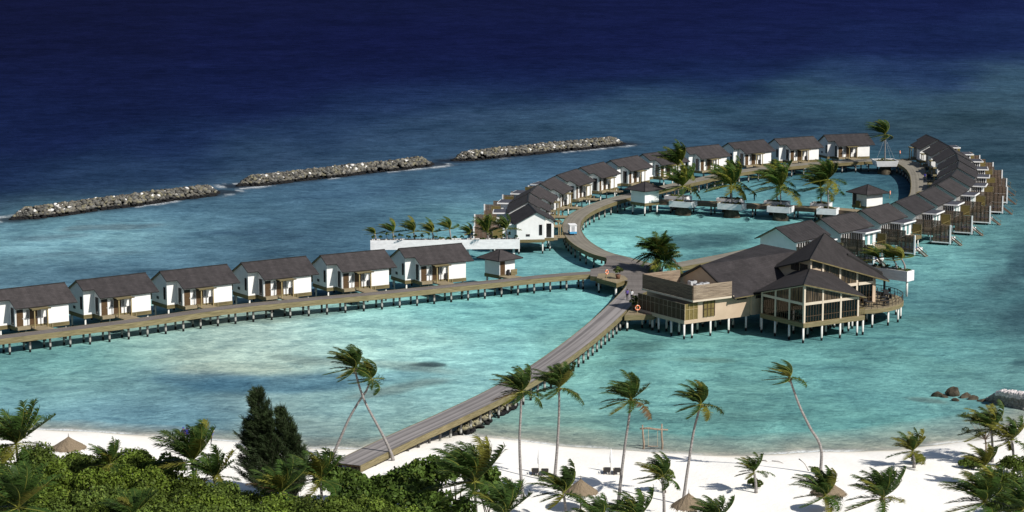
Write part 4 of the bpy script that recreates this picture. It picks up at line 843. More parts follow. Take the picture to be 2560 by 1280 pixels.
# round terrace
cx_, cy_, rr = 17.5, 12.2, 9.3; pol = [(cx_ + rr * math.cos(2 * PI * i / 56), cy_ + rr * math.sin(2 * PI * i / 56)) for i in range(56)]
m = MB(); m.prism(pol, 2.2, 2.79, 'wood_light'); m.prism([(cx_ + (x - cx_) * .995, cy_ + (y - cy_) * .995) for x, y in pol], 2.79, 2.84, 'deck_wood'); m.build('round_terrace', Rr)
m = MB()
for i in range(-16, 12):
    a = 2 * PI * i / 56 * 1.0 - .1; x, y = cx_ + (rr - .12) * math.cos(a), cy_ + (rr - .12) * math.sin(a)
    if x < 11.6: continue
    m.cyl(x, y, 2.84, 3.8, .035, 'charcoal', 6)
for zz_, r0 in ((3.8, .05), (3.35, .025)):
    pts = [(cx_ + (rr - .12) * math.cos(2 * PI * i / 56 - .1), cy_ + (rr - .12) * math.sin(2 * PI * i / 56 - .1), zz_) for i in range(-16, 12)]; m.tube(pts, r0, 'lattice', 6)
m.build('terrace_railing', Rr)
pl = []
for a in (.1, 3.5, 6.9, 10.1, 11.2):
    for b in (.15, 3.2, 6.3): pl.append((a, b, 2.2))
for a in (-12.2, -10.8, -7.5, -4.2, -1.0):
    for b in (11.5, 14.5, 17.5, 21.5): pl.append((a, b, 2.2))
pl += [(1.5, 11.2, 2.4), (4.5, 11.2, 2.4), (.1, 9.3, 2.2)]
for i in range(18): a = 2 * PI * (i - 8) / 18; pl.append((cx_ + (rr - .4) * math.cos(a), cy_ + (rr - .4) * math.sin(a), 2.2))
for i in range(9): a = 2 * PI * i / 9; pl.append((cx_ + 5 * math.cos(a), cy_ + 5 * math.sin(a), 2.2))
for x, y, z in pl: m = MB(); m.cyl(x, y, -1.2, z, .155, 'pile_white', 12); m.build('pile', Rr, True)
RT = lambda a, b, z=0: Vector((O.x, O.y, 0)) + Matrix.Rotation(AL, 3, 'Z') @ Vector((a, b, z))
# raised white planter over the terrace
a_, c_ = at(2190, 694, 5.2), at(2267.4, 704.6, 5.2); a_ = c_ + (a_ - c_) * 1.5
T, ph, L = planter('raised white planter with windblown palms at the right end of the restaurant', a_, c_, 1.9, 5.2, 6.75, None, ped=False, name='raised_planter'); PL['rest'] = (a_, ph, L)
for t in (L - .5, L - 4.5, L - 8):
    m = MB(); m.cyl(t, .8, 2.8, 5.2, .17, 'pile_white' if t > L - 1 else 'charcoal'); m.build('post', T, True)
# terrace tables and chairs
def chair_thing():
    T = thing('patio_chair', '', 'chair'); m = MB(); m.box(-.26, .26, -.26, .26, .40, .47, 'charcoal'); m.build('seat', T)
    m = MB(); m.box(-.26, .26, .22, .28, .48, .95, 'charcoal'); m.build('backrest', T)
    for x in (-.22, .22):
        for y in (-.22, .22): m = MB(); m.box(x - .025, x + .025, y - .025, y + .025, 0, .4, 'charcoal'); m.build('leg', T)
    return T
def table_thing():
    T = thing('patio_table', '', 'table'); m = MB(); m.cyl(0, 0, .70, .75, .55, 'charcoal', 16); m.build('tabletop', T); m = MB(); m.cyl(0, 0, 0, .70, .06, 'charcoal', 8); m.cyl(0, 0, 0, .04, .3, 'charcoal', 12); m.build('pedestal', T); return T
ct, tt = chair_thing(), table_thing(); fc = ft = True; k_ = 0
for ti, (a, b) in enumerate([(21.2, 6.6), (23.4, 8.4), (25.0, 10.8), (22.2, 10.2), (24.3, 13.2), (16.6, 4.9), (19.2, 4.6), (13.9, 5.3)]):
    t = tt if ft else copy_tree(tt); ft = False; t.location = RT(a, b, 2.845); tag(t, 'round dark table on the round restaurant terrace', 'table', 'terrace tables')
    for j in range(3):
        g = ti * 1.1 + j * 2.1; c = ct if fc else copy_tree(ct); fc = False; c.location = RT(a + .85 * math.cos(g), b + .85 * math.sin(g), 2.845); c.rotation_euler = (0, 0, AL + g - PI / 2); tag(c, 'dark low chair at a round table on the restaurant terrace', 'chair', 'terrace chairs')
# ================================================================ palms
WIND = np.array([-1.0, .30, .04])
def fronds(c, n, Lf, rs, wind=.55, droop=.45, young=False, lean=None, width=1.0, up=.35, col=None, keep=None, dens=1.0, old=.1):
    """all fronds of one crown: returns V, Fq, Ft, tint"""
    V = []; Fq = []; Ft = []; tint = []; base = 0; n = int(n * 1.55)
    for k in range(n):
        az = 2.399 * k + rs.uniform(-.3, .3); el = up + (1.25 - up) * (1 - k / n) ** .9 * rs.uniform(.7, 1.1) - (.6 if k > n * .72 else 0)
        d = np.array([math.cos(az) * math.cos(el), math.sin(az) * math.cos(el), math.sin(el)]); L = Lf * rs.uniform(.8, 1.15) * (.75 if k < 2 else 1)
        ns = 10; P = [np.array(c, float)]; D = []; st = L / ns; wk = wind * rs.uniform(.75, 1.35)
        for i in range(ns):
            t = (i + 1) / ns
            d = d + (WIND * wk * (.45 + 2.2 * t) + np.array([0, 0, -droop * (.2 + t * 1.3)])) * 1.25 / ns; d = d / np.linalg.norm(d); D.append(d); P.append(P[-1] + d * st)
        D.append(d); P = np.array(P); D = np.array(D)
        yel = rs.uniform(0, 1) < old or k > n * .93
        g = np.array([.034, .066, .014]) * rs.uniform(.5, 1.35) if not yel else np.array([.14, .14, .025]) * rs.uniform(.6, 1.1)
        if col is not None: g = g * col
        rc = np.array([.24, .25, .05]) * rs.uniform(.6, 1.1)
        if rs.uniform() < .006: g = np.array([.10, .065, .03])
        S_ = np.cross(D, np.array([0, 0, 1.0])); S_ /= np.linalg.norm(S_, axis=1)[:, None] + 1e-6; U_ = np.cross(S_, D)
        for i in range(ns + 1):
            w = .045 * (1 - i / (ns + 1)) * (Lf / 3) + .006; V += [P[i] - S_[i] * w, P[i] + U_[i] * w, P[i] + S_[i] * w]; tint += [rc] * 3
        for i in range(ns):
            for a, b in ((0, 1), (1, 2), (2, 0)): Fq.append([base + i * 3 + a, base + i * 3 + b, base + i * 3 + 3 + b, base + i * 3 + 3 + a])
        base += 3 * (ns + 1)
        m = int(38 * dens); ts = np.linspace(.13, .99, m)
        for sd in (-1, 1):
            for t in ts:
                if rs.uniform() < .06: continue
                x = t * ns; i = min(int(x), ns - 1); f = x - i; p = P[i] * (1 - f) + P[i + 1] * f; dd = D[i]; s = S_[i]; u = U_[i]
                ll = Lf * .31 * width * (math.sin(PI * (.14 + .78 * t)) ** .7) * rs.uniform(.75, 1.15)
                q = s * sd * .80 + dd * .70 + u * .15 + WIND * wk * 1.0 + rs.normal(size=3) * .10; q /= np.linalg.norm(q)
                q2 = q + np.array([0, 0, -.6]) * (droop + .35) + WIND * wk * 1.1 + rs.normal(size=3) * .12; q2 /= np.linalg.norm(q2)
                w = dd * (.034 * Lf / 3.0 + .013); mid = p + q * ll * .5; tip = mid + q2 * ll * .55
                V += [p - w, p + w, mid + w * .9, mid - w * .9, tip]; gg = g * rs.uniform(.7, 1.35); tint += [gg * .9, gg * .9, gg, gg, gg * 1.1]
                Fq.append([base, base + 1, base + 2, base + 3]); Ft.append([base + 3, base + 2, base + 4]); base += 5
    return V, Fq, Ft, tint
def palm(label, trunk, Lf, n=17, seed=0, r0=.19, r1=.11, wind=.55, droop=.45, group=None, cat='palm tree', name='palm_tree', nuts=True, tmat='trunk', spear=True, **kw):
    rs = np.random.RandomState(seed); B = Vector(trunk[0]); T = thing(name, label, cat, B, 0, group)
    pts = catmull([Vector(p) - B for p in trunk], .5) if len(trunk) > 2 else [Vector(trunk[0]) - B, (Vector(trunk[0]).lerp(Vector(trunk[1]), .5)) - B, Vector(trunk[1]) - B]
    k_ = len(pts); rad = [(r0 + (r1 - r0) * (i / (k_ - 1)) ** .6) * (1.45 if i == 0 else 1) for i in range(k_)]
    m = MB(); m.tube([(p.x, p.y, p.z - (.6 if i == 0 else 0)) for i, p in enumerate(pts)], rad, tmat, 9); m.build('trunk', T, True)
    c = pts[-1]; V, Fq, Ft, ti = fronds((c.x, c.y, c.z), n, Lf * (.92 if group == 'tall wind swept coconut palms on the beach' else 1.02 if group == 'low palms at the foot of the beach' else 1.15), rs, wind, droop, **kw)
    me = npmesh('crown', V, Fq, 'leaf', np.array(ti), Ft); o = link('crown', me, T)
    if nuts:
        m = MB(); 
        for j in range(7): a = j * .9; m.sphere((c.x + .2 * math.cos(a), c.y + .2 * math.sin(a), c.z - .12 - .1 * (j % 3)), .13, 'wood_fascia' if j % 2 else 'bark', 7, 5)
        m.build('coconuts', T, True)
    return T
def tp(base_px, vias, z=None):     # trunk points: base on the sand, the rest at the same distance
    b = on_sand(*base_px) if z is None else at(*base_px, z); return [b] + [at_y(x, y, b.y + 0.0) for x, y in vias]
G1 = 'tall wind swept coconut palms on the beach'
palm('tall coconut palm leaning right, its trunk crossing the other one left of the jetty', tp((828, 1149), [(850, 1098), (873, 1046), (898, 1003), (917, 975), (927, 948)]), 3.3, 13, 1, group=G1, wind=.95, droop=.35)
palm('tall coconut palm leaning left, its trunk crossing the other one beside the jetty', tp((985, 1151), [(966, 1106), (944, 1064), (915, 1010), (898, 965), (886, 921)]), 3.5, 19, 2, group=G1, wind=.75, droop=.42)
palm('tall straight coconut palm in front of the jetty, left of its pair', tp((1307, 1244), [(1301, 1170), (1299, 1095), (1302, 1030), (1303, 980)]), 3.3, 19, 3, group=G1, wind=.6, droop=.5)
palm('tall straight coconut palm just right of the jetty, with a frond reaching right', tp((1386, 1206), [(1393, 1120), (1397, 1050), (1398, 1000), (1397, 970)]), 3.3, 20, 4, group=G1, wind=.48, droop=.5)
palm('tall slightly curved coconut palm left of the driftwood swing', tp((1543, 1283), [(1552, 1200), (1563, 1110), (1572, 1050), (1577, 1000)]), 3.3, 19, 5, group=G1, wind=.55, droop=.52)
palm('tall curved coconut palm right of the driftwood swing', tp((1707, 1262), [(1719, 1175), (1734, 1080), (1744, 1040), (1751, 1011)]), 3.1, 18, 6, group=G1, wind=.7, droop=.52)
palm('slender coconut palm with an S curved trunk leaning left over the water', tp((2051, 1186), [(2054, 1130), (2044, 1098), (2029, 1076), (2002, 1022), (1984, 975), (1974, 945)]), 2.9, 12, 7, group=G1, wind=1.1, droop=.4)
G2 = 'low palms at the foot of the beach'
def low(label, px, hgt, Lf, seed, n=15, zb=None, **kw):
    """crown centre pixel and its height above the ground"""
    c = at(*px, 1.75 + hgt); g = sz(c.x, c.y); b = Vector((c.x + .3, c.y, max(g, .2) if zb is None else zb)); c.z = b.z + hgt; p = at(*px, c.z); b.x = p.x + .25; b.y = p.y
    return palm(label, [b, Vector((b.x - .05, b.y, b.z + hgt * .5)), p], Lf, n, seed, r0=.17, r1=.12, group=kw.pop('group', G2), **kw)
low('dark coconut palm in front of the middle thatched parasol', (1409, 1232), 3.4, 3.2, 21, 16, wind=.55, nuts=False)
low('broad dark palm at the right end of the green thicket', (1185, 1205), 5.6, 4.6, 22, 20, wind=.45, nuts=False)
low('dark palm at the bottom edge below the thicket end', (1260, 1290), 4.2, 4.0, 23, 15, wind=.4, nuts=False)
low('fluffy palm above a leafy shrub left of the curved trunk', (1655, 1192), 4.0, 2.7, 24, 15, wind=.8, nuts=False, old=.3)
low('small solitary palm growing from a leafy shrub on bare sand', (1885, 1180), 2.2, 2.1, 25, 12, wind=.55, nuts=False, old=.35)
low('coconut palm in front of the right hand thatched parasol', (2064, 1240), 3.8, 3.2, 26, 16, wind=.5, old=.2)
low('spreading coconut palm with nuts at the bottom right of the sand', (2206, 1245), 3.8, 3.5, 27, 17, wind=.45, old=.12)
low('yellowish young palm at the top of the sand by the gravel edge', (2281, 1128), 1.8, 2.5, 28, 13, wind=.4, nuts=False, old=.75)
low('palm beside the bare branched tree, one long yellow frond to the left', (2478, 1075), 3.6, 3.4, 29, 14, wind=.6, nuts=False, old=.45)
low('yellow green palm at the right edge above the shrubs', (2530, 1100), 3.0, 2.8, 30, 14, wind=.5, nuts=False, old=.5)
low('yellow green palm low on the edge of the right hand shrubs', (2462, 1165), 2.2, 2.6, 31, 13, wind=.5, nuts=False, old=.5)
low('large dark palm at the lower right among the shrubs', (2462, 1255), 3.6, 4.0, 32, 17, wind=.55, nuts=False, old=.25)
low('dark palm in the bottom right corner', (2560, 1272), 3.2, 3.4, 33, 15, wind=.5, nuts=False)
low('dark palm at the bottom edge under the tall curved trunk', (1590, 1300), 3.4, 3.4, 34, 15, wind=.6, nuts=False)
low('dark palm at the bottom edge right of the thatch', (1790, 1300), 3.4, 3.0, 35, 14, wind=.6, nuts=False)
low('dark palm at the bottom edge left of the thatched parasol', (1495, 1310), 3.2, 3.0, 36, 13, wind=.5, nuts=False)
low('large dark palm at the left edge above the thicket', (40, 1110), 5.4, 4.4, 37, 20, wind=.3, nuts=False, old=.12, up=.3)
low('dark palm in the bottom left corner of the thicket', (45, 1270), 5.0, 4.6, 38, 17, wind=.3, nuts=False)
low('tall fronded palm standing in the middle of the thicket', (480, 1155), 5.4, 4.2, 39, 18, wind=.32, nuts=False, up=.45)
low('smaller palm half hidden beside the fronded palm in the thicket', (535, 1195), 4.2, 3.2, 40, 14, wind=.3, nuts=False)
low('small grey green palm in the left part of the thicket', (275, 1160), 5.0, 2.6, 41, 13, wind=.35, nuts=False)
low('palm between the dark conifer and the foot of the jetty', (800, 1200), 4.6, 3.6, 42, 16, wind=.35, nuts=False)
low('palm at the foot of the dark conifer', (700, 1235), 4.4, 3.4, 43, 15, wind=.35, nuts=False)
low('small palm at the bottom edge in the middle of the thicket', (330, 1290), 4.2, 3.0, 44, 13, wind=.3, nuts=False)
# palms in planters
G3 = 'palms planted along the cross boardwalk'
def in_planter(label, key, t, vdep, hgt, Lf, seed, group=G3, lean=(-.2, 0), n=15, zt=2.7, **kw):
    a, ph, L = PL[key]; u = Vector((math.cos(ph), math.sin(ph), 0)); v = Vector((-u.y, u.x, 0)); b = Vector((a.x, a.y, 0)) + u * (L * t) + v * vdep; b.z = zt
    return palm(label, [b, b + Vector((lean[0] * .3, lean[1] * .3, hgt * .5)), b + Vector((lean[0], lean[1], hgt))], Lf, n, seed, r0=.15, r1=.12, group=group, nuts=kw.pop('nuts', False), **kw)
kp = dict(wind=.55, droop=.45, old=.32, col=np.array([1.15, 1.15, 1.0]))
pn = ['leftmost', 'second from the left', 'third from the left', 'rightmost']
for i, (hf, lf, hb, lb) in enumerate([(3.0, 4.3, 6.2, 4.5), (3.6, 4.6, 3.6, 4.3), (3.8, 4.8, 4.2, 4.2), (5.6, 4.2, 3.2, 4.4)]):
    in_planter('yellow green palm in the near planter, ' + pn[i] + ' of four', 'f%d' % i, .5, 1.5, hf, lf, 51 + i, n=18, **kp)
    in_planter('darker green palm in the far planter, ' + pn[i] + ' of four', 'b%d' % i, .5, 1.5, hb, lb, 61 + i, n=18, **{**kp, 'old': .12, 'col': np.array([.85, .95, .85])})
in_planter('tall windblown palm held by guy lines at the far end of the loop', 'end', .45, 2.0, 6.0, 4.2, 71, n=16, zt=3.0, wind=1.0, droop=.35, old=.1)
a, ph, L = PL['end']; b = Vector((a.x + L * .45, a.y + 2.0, 3.0))
for j, (dx, dy) in enumerate(((1.7, .2), (.9, -1.6), (-1.6, -.9))):
    m = MB(); m.tube([(dx * 1.4, dy, 0), (-.1, 0, 5.2)], .018, 'grey_metal', 5); o = m.build('guy_line'); o.location = b; tag(o, ['white guy line on the right side of the tall planter palm', 'white guy line in front of the tall planter palm', 'white guy line on the left side of the tall planter palm'][j], 'guy line', 'guy lines of the planter palm')
G4 = 'small palms in the long white planter'
ln = ['first from the left end', 'second from the left end', 'third from the left, the bushiest', 'fourth from the left end', 'fifth from the left, the tallest', 'sixth, bent low to the left', 'pale feathery one before the slat screen', 'dark one beside the white gable']
a, ph, L = PL['long']
for i, (px, hh, lf, wd) in enumerate([(940, 1.2, 1.8, 1.3), (985, 1.4, 2.4, 1.0), (1037, 1.5, 2.6, .9), (1084, 1.4, 2.5, 1.0), (1127, 1.9, 2.4, 1.2), (1178, 1.2, 2.0, 1.4), (1221, 1.2, 2.9, .3), (1268, 1.8, 2.7, .8)]):
    in_planter('small windblown palm in the long planter, ' + ln[i], 'long', (px - 926) / 373.5, .85, hh, lf, 81 + i, group=G4, n=11, zt=3.75, wind=wd, droop=.3, old=.35, col=np.array([.6, .7, .7]) if i == 7 else np.array([1.1, 1.1, 1]), up=.55 if i != 6 else .9)
G5 = 'windblown palms in the raised planter by the restaurant'
a, ph, L = PL['rest']
for i, (t, hh, lf, lab) in enumerate([(.90, 1.9, 2.7, 'windblown palm nearest the right end of the raised restaurant planter'), (.72, 1.7, 2.8, 'windblown palm next to the end one in the raised restaurant planter'), (.40, 1.5, 2.6, 'yellowish palm peeping over the restaurant roof edge')]):
    in_planter(lab, 'rest', t, .9, hh, lf, 91 + i, group=G5, n=11, zt=6.6, wind=1.5, droop=.25, old=.45, lean=(-.7, .1), up=.5)
# big bushy palm behind the slatted terrace
b = at(1640, 676, 2.42); b.z = 2.4
palm('bushy dark palm on the junction behind the slatted terrace', [b, b + Vector((0, 0, 1.3)), b + Vector((.1, 0, 2.8))], 3.4, 34, 101, r0=.2, r1=.16, wind=.15, droop=.75, nuts=False, old=.12, dens=1.1, name='bushy_palm')
b = at(1652, 680, 2.42); b.z = 2.4
palm('second stem of the bushy palm, fronds spreading right behind the terrace', [b, b + Vector((.3, 0, .8)), b + Vector((.6, 0, 1.6))], 3.2, 18, 102, r0=.14, r1=.12, wind=.0, droop=.65, nuts=False, old=.2, name='bushy_palm')
# ================================================================ leaf clouds
def cloud(centers, radii, n, size, rs, tint, var=.35, jitter=.55, squash=1.0, spike=0.0):
    """leaf quads on the skins of many small clumps"""
    centers = np.asarray(centers, float); radii = np.asarray(radii, float); k = rs.choice(len(radii), n, p=radii ** 2 / (radii ** 2).sum())
    d = rs.normal(size=(n, 3)); d[:, 2] = np.abs(d[:, 2]) * .9 - .25; d /= np.linalg.norm(d, axis=1)[:, None]
    P = centers[k] + d * (radii[k] * rs.uniform(.72, 1.06, n))[:, None] * np.array([1, 1, squash])
    nrm = d + rs.normal(size=(n, 3)) * jitter; nrm /= np.linalg.norm(nrm, axis=1)[:, None]
    a = np.cross(nrm, rs.normal(size=(n, 3))); a /= np.linalg.norm(a, axis=1)[:, None]; b = np.cross(nrm, a); s = size * rs.uniform(.6, 1.3, n)[:, None]
    a = a * s * (1 + spike); b = b * s * .62 / (1 + spike)
    V = np.stack([P - a, P + b, P + a, P - b], 1).reshape(-1, 3); ct = rs.uniform(1 - var, 1 + var, (len(radii), 1))
    t = np.asarray(tint)[None] * ct[k] * rs.uniform(.65, 1.4, (n, 1)); t = t + (rs.uniform(0, 1, (n, 1)) < .05) * np.array([[.07, .07, .015]])
    return V, np.arange(4 * n).reshape(n, 4), np.repeat(t, 4, 0)
LG = (.080, .118, .018)
def shrub(label, base, R, hgt, seed, n=2600, tint=LG, size=.17, group=None, name='shrub', cat='shrub', clumps=16, stems=4, **kw):
    rs = np.random.RandomState(seed); T = thing(name, label, cat, base, 0, group); cs = []; rr = []
    for i in range(clumps):
        a = rs.uniform(0, 6.28); q = math.sqrt(rs.uniform(0, 1)) * R * .78; h = hgt * (1.0 - .42 * (q / R) ** 2) * rs.uniform(.80, 1.03); r = R * rs.uniform(.24, .44)
        cs.append((q * math.cos(a), q * math.sin(a), max(r * .5, h - r * .8))); rr.append(r)
    V, Fq, t = cloud(cs, rr, n, size, rs, tint, **kw); link('foliage', npmesh('foliage', V, Fq, 'leaf', t), T)
    m = MB()
    for i in range(stems):
        c = cs[i % clumps]; m.tube([(rs.uniform(-.2, .2), rs.uniform(-.2, .2), -.3), (c[0] * .4, c[1] * .4, c[2] * .5), (c[0] * .9, c[1] * .9, c[2] * .95)], [.07, .05, .02], 'bark', 5)
    m.build('stems', T, True); return T
GT = 'rounded shrubs of the green thicket at the lower left'; TL = 'rounded dense green shrub in the thicket along the lower left edge'
rs0 = np.random.RandomState(77); kk = 0
for (px, top, hh) in [(-20, 1120, 5.5), (95, 1118, 5.2), (165, 1125, 4.6), (230, 1142, 4.6), (300, 1112, 5.6), (340, 1128, 5.2), (405, 1140, 5.0), (60, 1175, 5.2), (140, 1170, 5.0), (215, 1180, 5), (300, 1172, 5.2), (380, 1175, 5.2), (450, 1190, 5.0), (540, 1210, 4.4), (20, 1225, 5), (110, 1222, 5), (190, 1230, 5), (270, 1225, 5), (350, 1220, 5), (430, 1228, 5), (500, 1235, 5), (570, 1238, 4.6), (640, 1232, 4.6), (700, 1236, 4.8), (770, 1242, 4.8), (850, 1245, 5), (920, 1240, 5), (60, 1262, 4.6), (160, 1268, 4.6), (250, 1266, 4.6), (340, 1262, 4.6), (430, 1268, 4.6), (520, 1266, 4.6), (610, 1268, 4.6), (700, 1266, 4.6), (800, 1270, 4.6), (900, 1270, 4.6), (1000, 1266, 4.8)]:
    hh += .8; p = at(px, top - 12, 1.6 + hh); b = Vector((p.x, p.y, 1.4)); kk += 1
    shrub(TL, b, rs0.uniform(2.7, 3.4), hh, 200 + kk, n=4800, size=.15, group=GT, tint=np.array(LG) * rs0.uniform(.8, 1.2) * np.array([1, 1, rs0.uniform(.8, 1.3)]))
GB = 'larger leaved bushes between the jetty and the beach palms'
for i, (px, top, hh, R, lab) in enumerate([(960, 1168, 5.2, 2.4, 'low leafy bush just right of the foot of the jetty'), (1030, 1146, 5.8, 2.7, 'large leaved dark bush in front of the beach right of the jetty'), (1085, 1126, 6.2, 2.7, 'tall large leaved bush left of the broad palm'), (1140, 1116, 6.6, 2.5, 'tallest large leaved bush rising behind the broad palm'), (1222, 1160, 5.2, 2.4, 'large leaved bush at the right end of the thicket beside the bare trunk'), (892, 1182, 5.2, 2.6, 'leafy bush in front of the foot of the jetty'), (1010, 1195, 5.4, 2.9, 'broad leaved bush low in the thicket below the jetty'), (1110, 1205, 5.6, 2.9, 'broad leaved bush under the broad palm'), (838, 1150, 4.6, 2.3, 'leafy bush hiding the beach end of the jetty'), (886, 1166, 4.0, 1.7, 'small leafy bush right under the beach end of the jetty')]):
    p = at(px, top + 6, 1.6 + hh); shrub(lab, Vector((p.x, p.y, 1.4)), R, hh, 300 + i, n=2300, size=.24, tint=(.056, .094, .017), group=GB, jitter=.8)
GR = 'green shrubs along the right edge of the sand'
for i, (px, top, hh, R, lab) in enumerate([(2540, 1125, 2.6, 2.2, 'bright green shrub at the right edge below the yellow green palm'), (2500, 1165, 2.4, 2.2, 'bright green shrub left of the right edge, second down'), (2560, 1180, 3, 2.4, 'bright green shrub cut by the right edge of the photo'), (2520, 1215, 2.6, 2.4, 'low bright shrub behind the large lower right palm'), (2430, 1130, 1.6, 1.4, 'small dark shrub at the foot of the bare branched tree'), (2580, 1235, 3, 2.6, 'shrub in the lower right corner'), (2420, 1270, 2.2, 2.0, 'shrub at the bottom edge right of the open sand')]):
    p = at(px, top + 4, 1.6 + hh); shrub(lab, Vector((p.x, p.y, 1.2)), R, hh, 330 + i, n=2400, size=.14, tint=(.06, .09, .014), group=GR)
for i, (px, R, hh, lab) in enumerate([((1664, 1232), 1.15, 2.6, 'leafy yellow green shrub under the fluffy palm'), ((1889, 1218), .95, .9, 'leafy shrub at the foot of the small solitary palm'), ((2290, 1158), .95, 1.1, 'leafy shrub at the foot of the yellowish young palm'), ((2040, 1192), .6, 1.1, 'tiny shrub at the foot of the S curved palm trunk')]):
    p = on_sand(*px); shrub(lab, p, R, hh, 350 + i, n=900, size=.13, tint=(.07, .10, .018), group='small shrubs on the sand', clumps=11)
# greenery in the planters
for key, grp in (('f0', 0), ('f1', 0), ('f2', 0), ('f3', 0), ('b0', 0), ('b1', 0), ('b2', 0), ('b3', 0), ('end', 1), ('long', 2), ('rest', 3)):
    a, ph, L = PL[key]; u = Vector((math.cos(ph), math.sin(ph), 0)); v = Vector((-u.y, u.x, 0)); rs = np.random.RandomState(len(key) * 31 + ord(key[-1])); z0 = {0: 2.62, 1: 3.0, 2: 3.72, 3: 6.5}[grp]
    nn = {0: 5, 1: 7, 2: 22, 3: 7}[grp]; dp = {0: 2.9, 1: 4.2, 2: 1.7, 3: 1.9}[grp]
    lab = {0: 'low yellow green plants covering a white planter on the cross boardwalk', 1: 'low pale plants in the planter of the guyed palm', 2: 'small leafy shrub in the long white planter', 3: 'small dark plant in the raised restaurant planter'}[grp]
    for j in range(nn):
        q = a + u * (L * (j + .5) / nn if grp in (2, 3) else L * rs.uniform(.15, .85)) + v * (dp * (rs.uniform(.25, .75))); q.z = z0; R = rs.uniform(.35, .6) if grp != 2 else rs.uniform(.3, .6); hh = R * rs.uniform(.7, 1.1) if grp < 2 else rs.uniform(.5, 1.6 if grp == 2 else .9)
        shrub(lab, q, R, hh, int(rs.randint(9999)), n=110 if grp != 2 else 170, size=.11, tint=(.10, .115, .025) if grp < 2 else (.05, .08, .018), group='planter greenery: ' + {0: 'cross boardwalk', 1: 'far end', 2: 'long planter', 3: 'restaurant'}[grp], clumps=5, stems=1, name='planter_plant', cat='plant')
# ================================================================ casuarina (feathery dark conifers)
def casuarina(label, px, hgt, R, seed, n=9000, leaders=((0, 0, 1.0),)):
    rs = np.random.RandomState(seed); p = at(*px, 1.5); b = Vector((p.x, p.y, 1.4)); T = thing('casuarina_tree', label, 'tree', b, 0, 'dark feathery trees by the jetty')
    V = []; t = []; m = MB(); lm = MB(); tot = sum(l[2] for l in leaders)
    for (lx, ly, hs) in leaders:
        hh = hgt * hs; ax = lambda f: np.array([lx * min(1, f * 2.2) - .9 * f ** 2.2, ly * min(1, f * 2.2), hh * f])
        m.tube([tuple(ax(0) - np.array([0, 0, .5])), tuple(ax(.35)), tuple(ax(.7)), tuple(ax(1.0))], [.24 * hs, .16 * hs, .09, .02], 'bark', 7); nb = int(70 * hs); per = int(n * hs / tot / nb)
        for i in range(nb):
            f = .05 + .93 * ((i + .5) / nb) ** .9; o = ax(f); rad = R * hs * (1.02 - f) ** .75 * rs.uniform(.5, 1.15); a = 2.4 * i + rs.uniform(-.5, .5)
            d0 = np.array([math.cos(a) - .35, math.sin(a), rs.uniform(.35, 1.1)]); d0 /= np.linalg.norm(d0); tip = o + d0 * rad * 1.25 + np.array([-.12 * rad, 0, .25 * rad]); mid = o + d0 * rad * .6
            lm.tube([tuple(o), tuple(mid), tuple(tip)], [.045, .028, .01], 'bark', 4)
            s = rs.uniform(.1, 1.05, per); s = s ** .8; q = np.where(s[:, None] < .5, o + (mid - o) * (s / .5)[:, None], mid + (tip - mid) * ((s - .5) / .5)[:, None])
            c = q + rs.normal(size=(per, 3)) * (.07 + .17 * (1 - s)[:, None])
            d = d0 * .8 + rs.normal(size=(per, 3)) * .42 + np.array([-.35, .05, .35]); d /= np.linalg.norm(d, axis=1)[:, None]
            w = np.cross(d, rs.normal(size=(per, 3))); w /= np.linalg.norm(w, axis=1)[:, None]; l = rs.uniform(.25, .6, per)[:, None]
            V.append(np.stack([c - w * .02, c + w * .02, c + d * l + w * .014, c + d * l - w * .014], 1).reshape(-1, 3)); t.append(np.repeat(np.array([[.032, .050, .020]]) * rs.uniform(.4, 1.6, (per, 1)) * rs.uniform(.7, 1.3), 4, 0))
    V = np.concatenate(V); link('crown', npmesh('crown', V, np.arange(len(V)).reshape(-1, 4), 'leaf', np.concatenate(t)), T); m.build('trunk', T, True); lm.build('limbs', T, True)
casuarina('tall dark feathery conifer at the left of the pair beside the jetty', (668, 1252), 11.6, 3.4, 401, 34000, ((0, 0, 1.0), (-.8, .3, .72), (.9, -.4, .80)))
casuarina('shorter dark feathery conifer on the right, close against the taller one', (728, 1250), 9.6, 2.7, 402, 24000, ((0, 0, 1.0), (.9, .3, .82), (1.5, -.2, .62)))
# bare branched small tree at the right
def bare_tree(label, px, hgt, R, seed):
    rs = np.random.RandomState(seed); b = on_sand(*px); T = thing('beach_tree', label, 'tree', b); m = MB(); m.tube([(0, 0, -.4), (-.1, 0, hgt * .3), (-.3, 0, hgt * .52)], [.14, .1, .07], 'driftwood', 7); m.build('trunk', T, True); m = MB(); cs = []; rr = []
    for i in range(13):
        a = rs.uniform(0, 6.28); q = R * rs.uniform(.4, 1); e = np.array([-.6 + q * math.cos(a), q * math.sin(a), hgt * rs.uniform(.55, .98)])
        m.tube([(-.2, 0, hgt * .4), tuple(e * .55 + np.array([-.05, 0, hgt * .16])), tuple(e)], [.05, .03, .012], 'driftwood', 5); cs.append(e); rr.append(rs.uniform(.4, .75))
    m.build('branches', T, True); V, Fq, t = cloud(cs, rr, 2600, .085, rs, (.055, .075, .02), jitter=1.0); link('crown', npmesh('crown', V, Fq, 'leaf', t), T)
bare_tree('small sparse tree with pale bare branches near the right edge of the beach', (2466, 1140), 4.6, 1.9, 411)
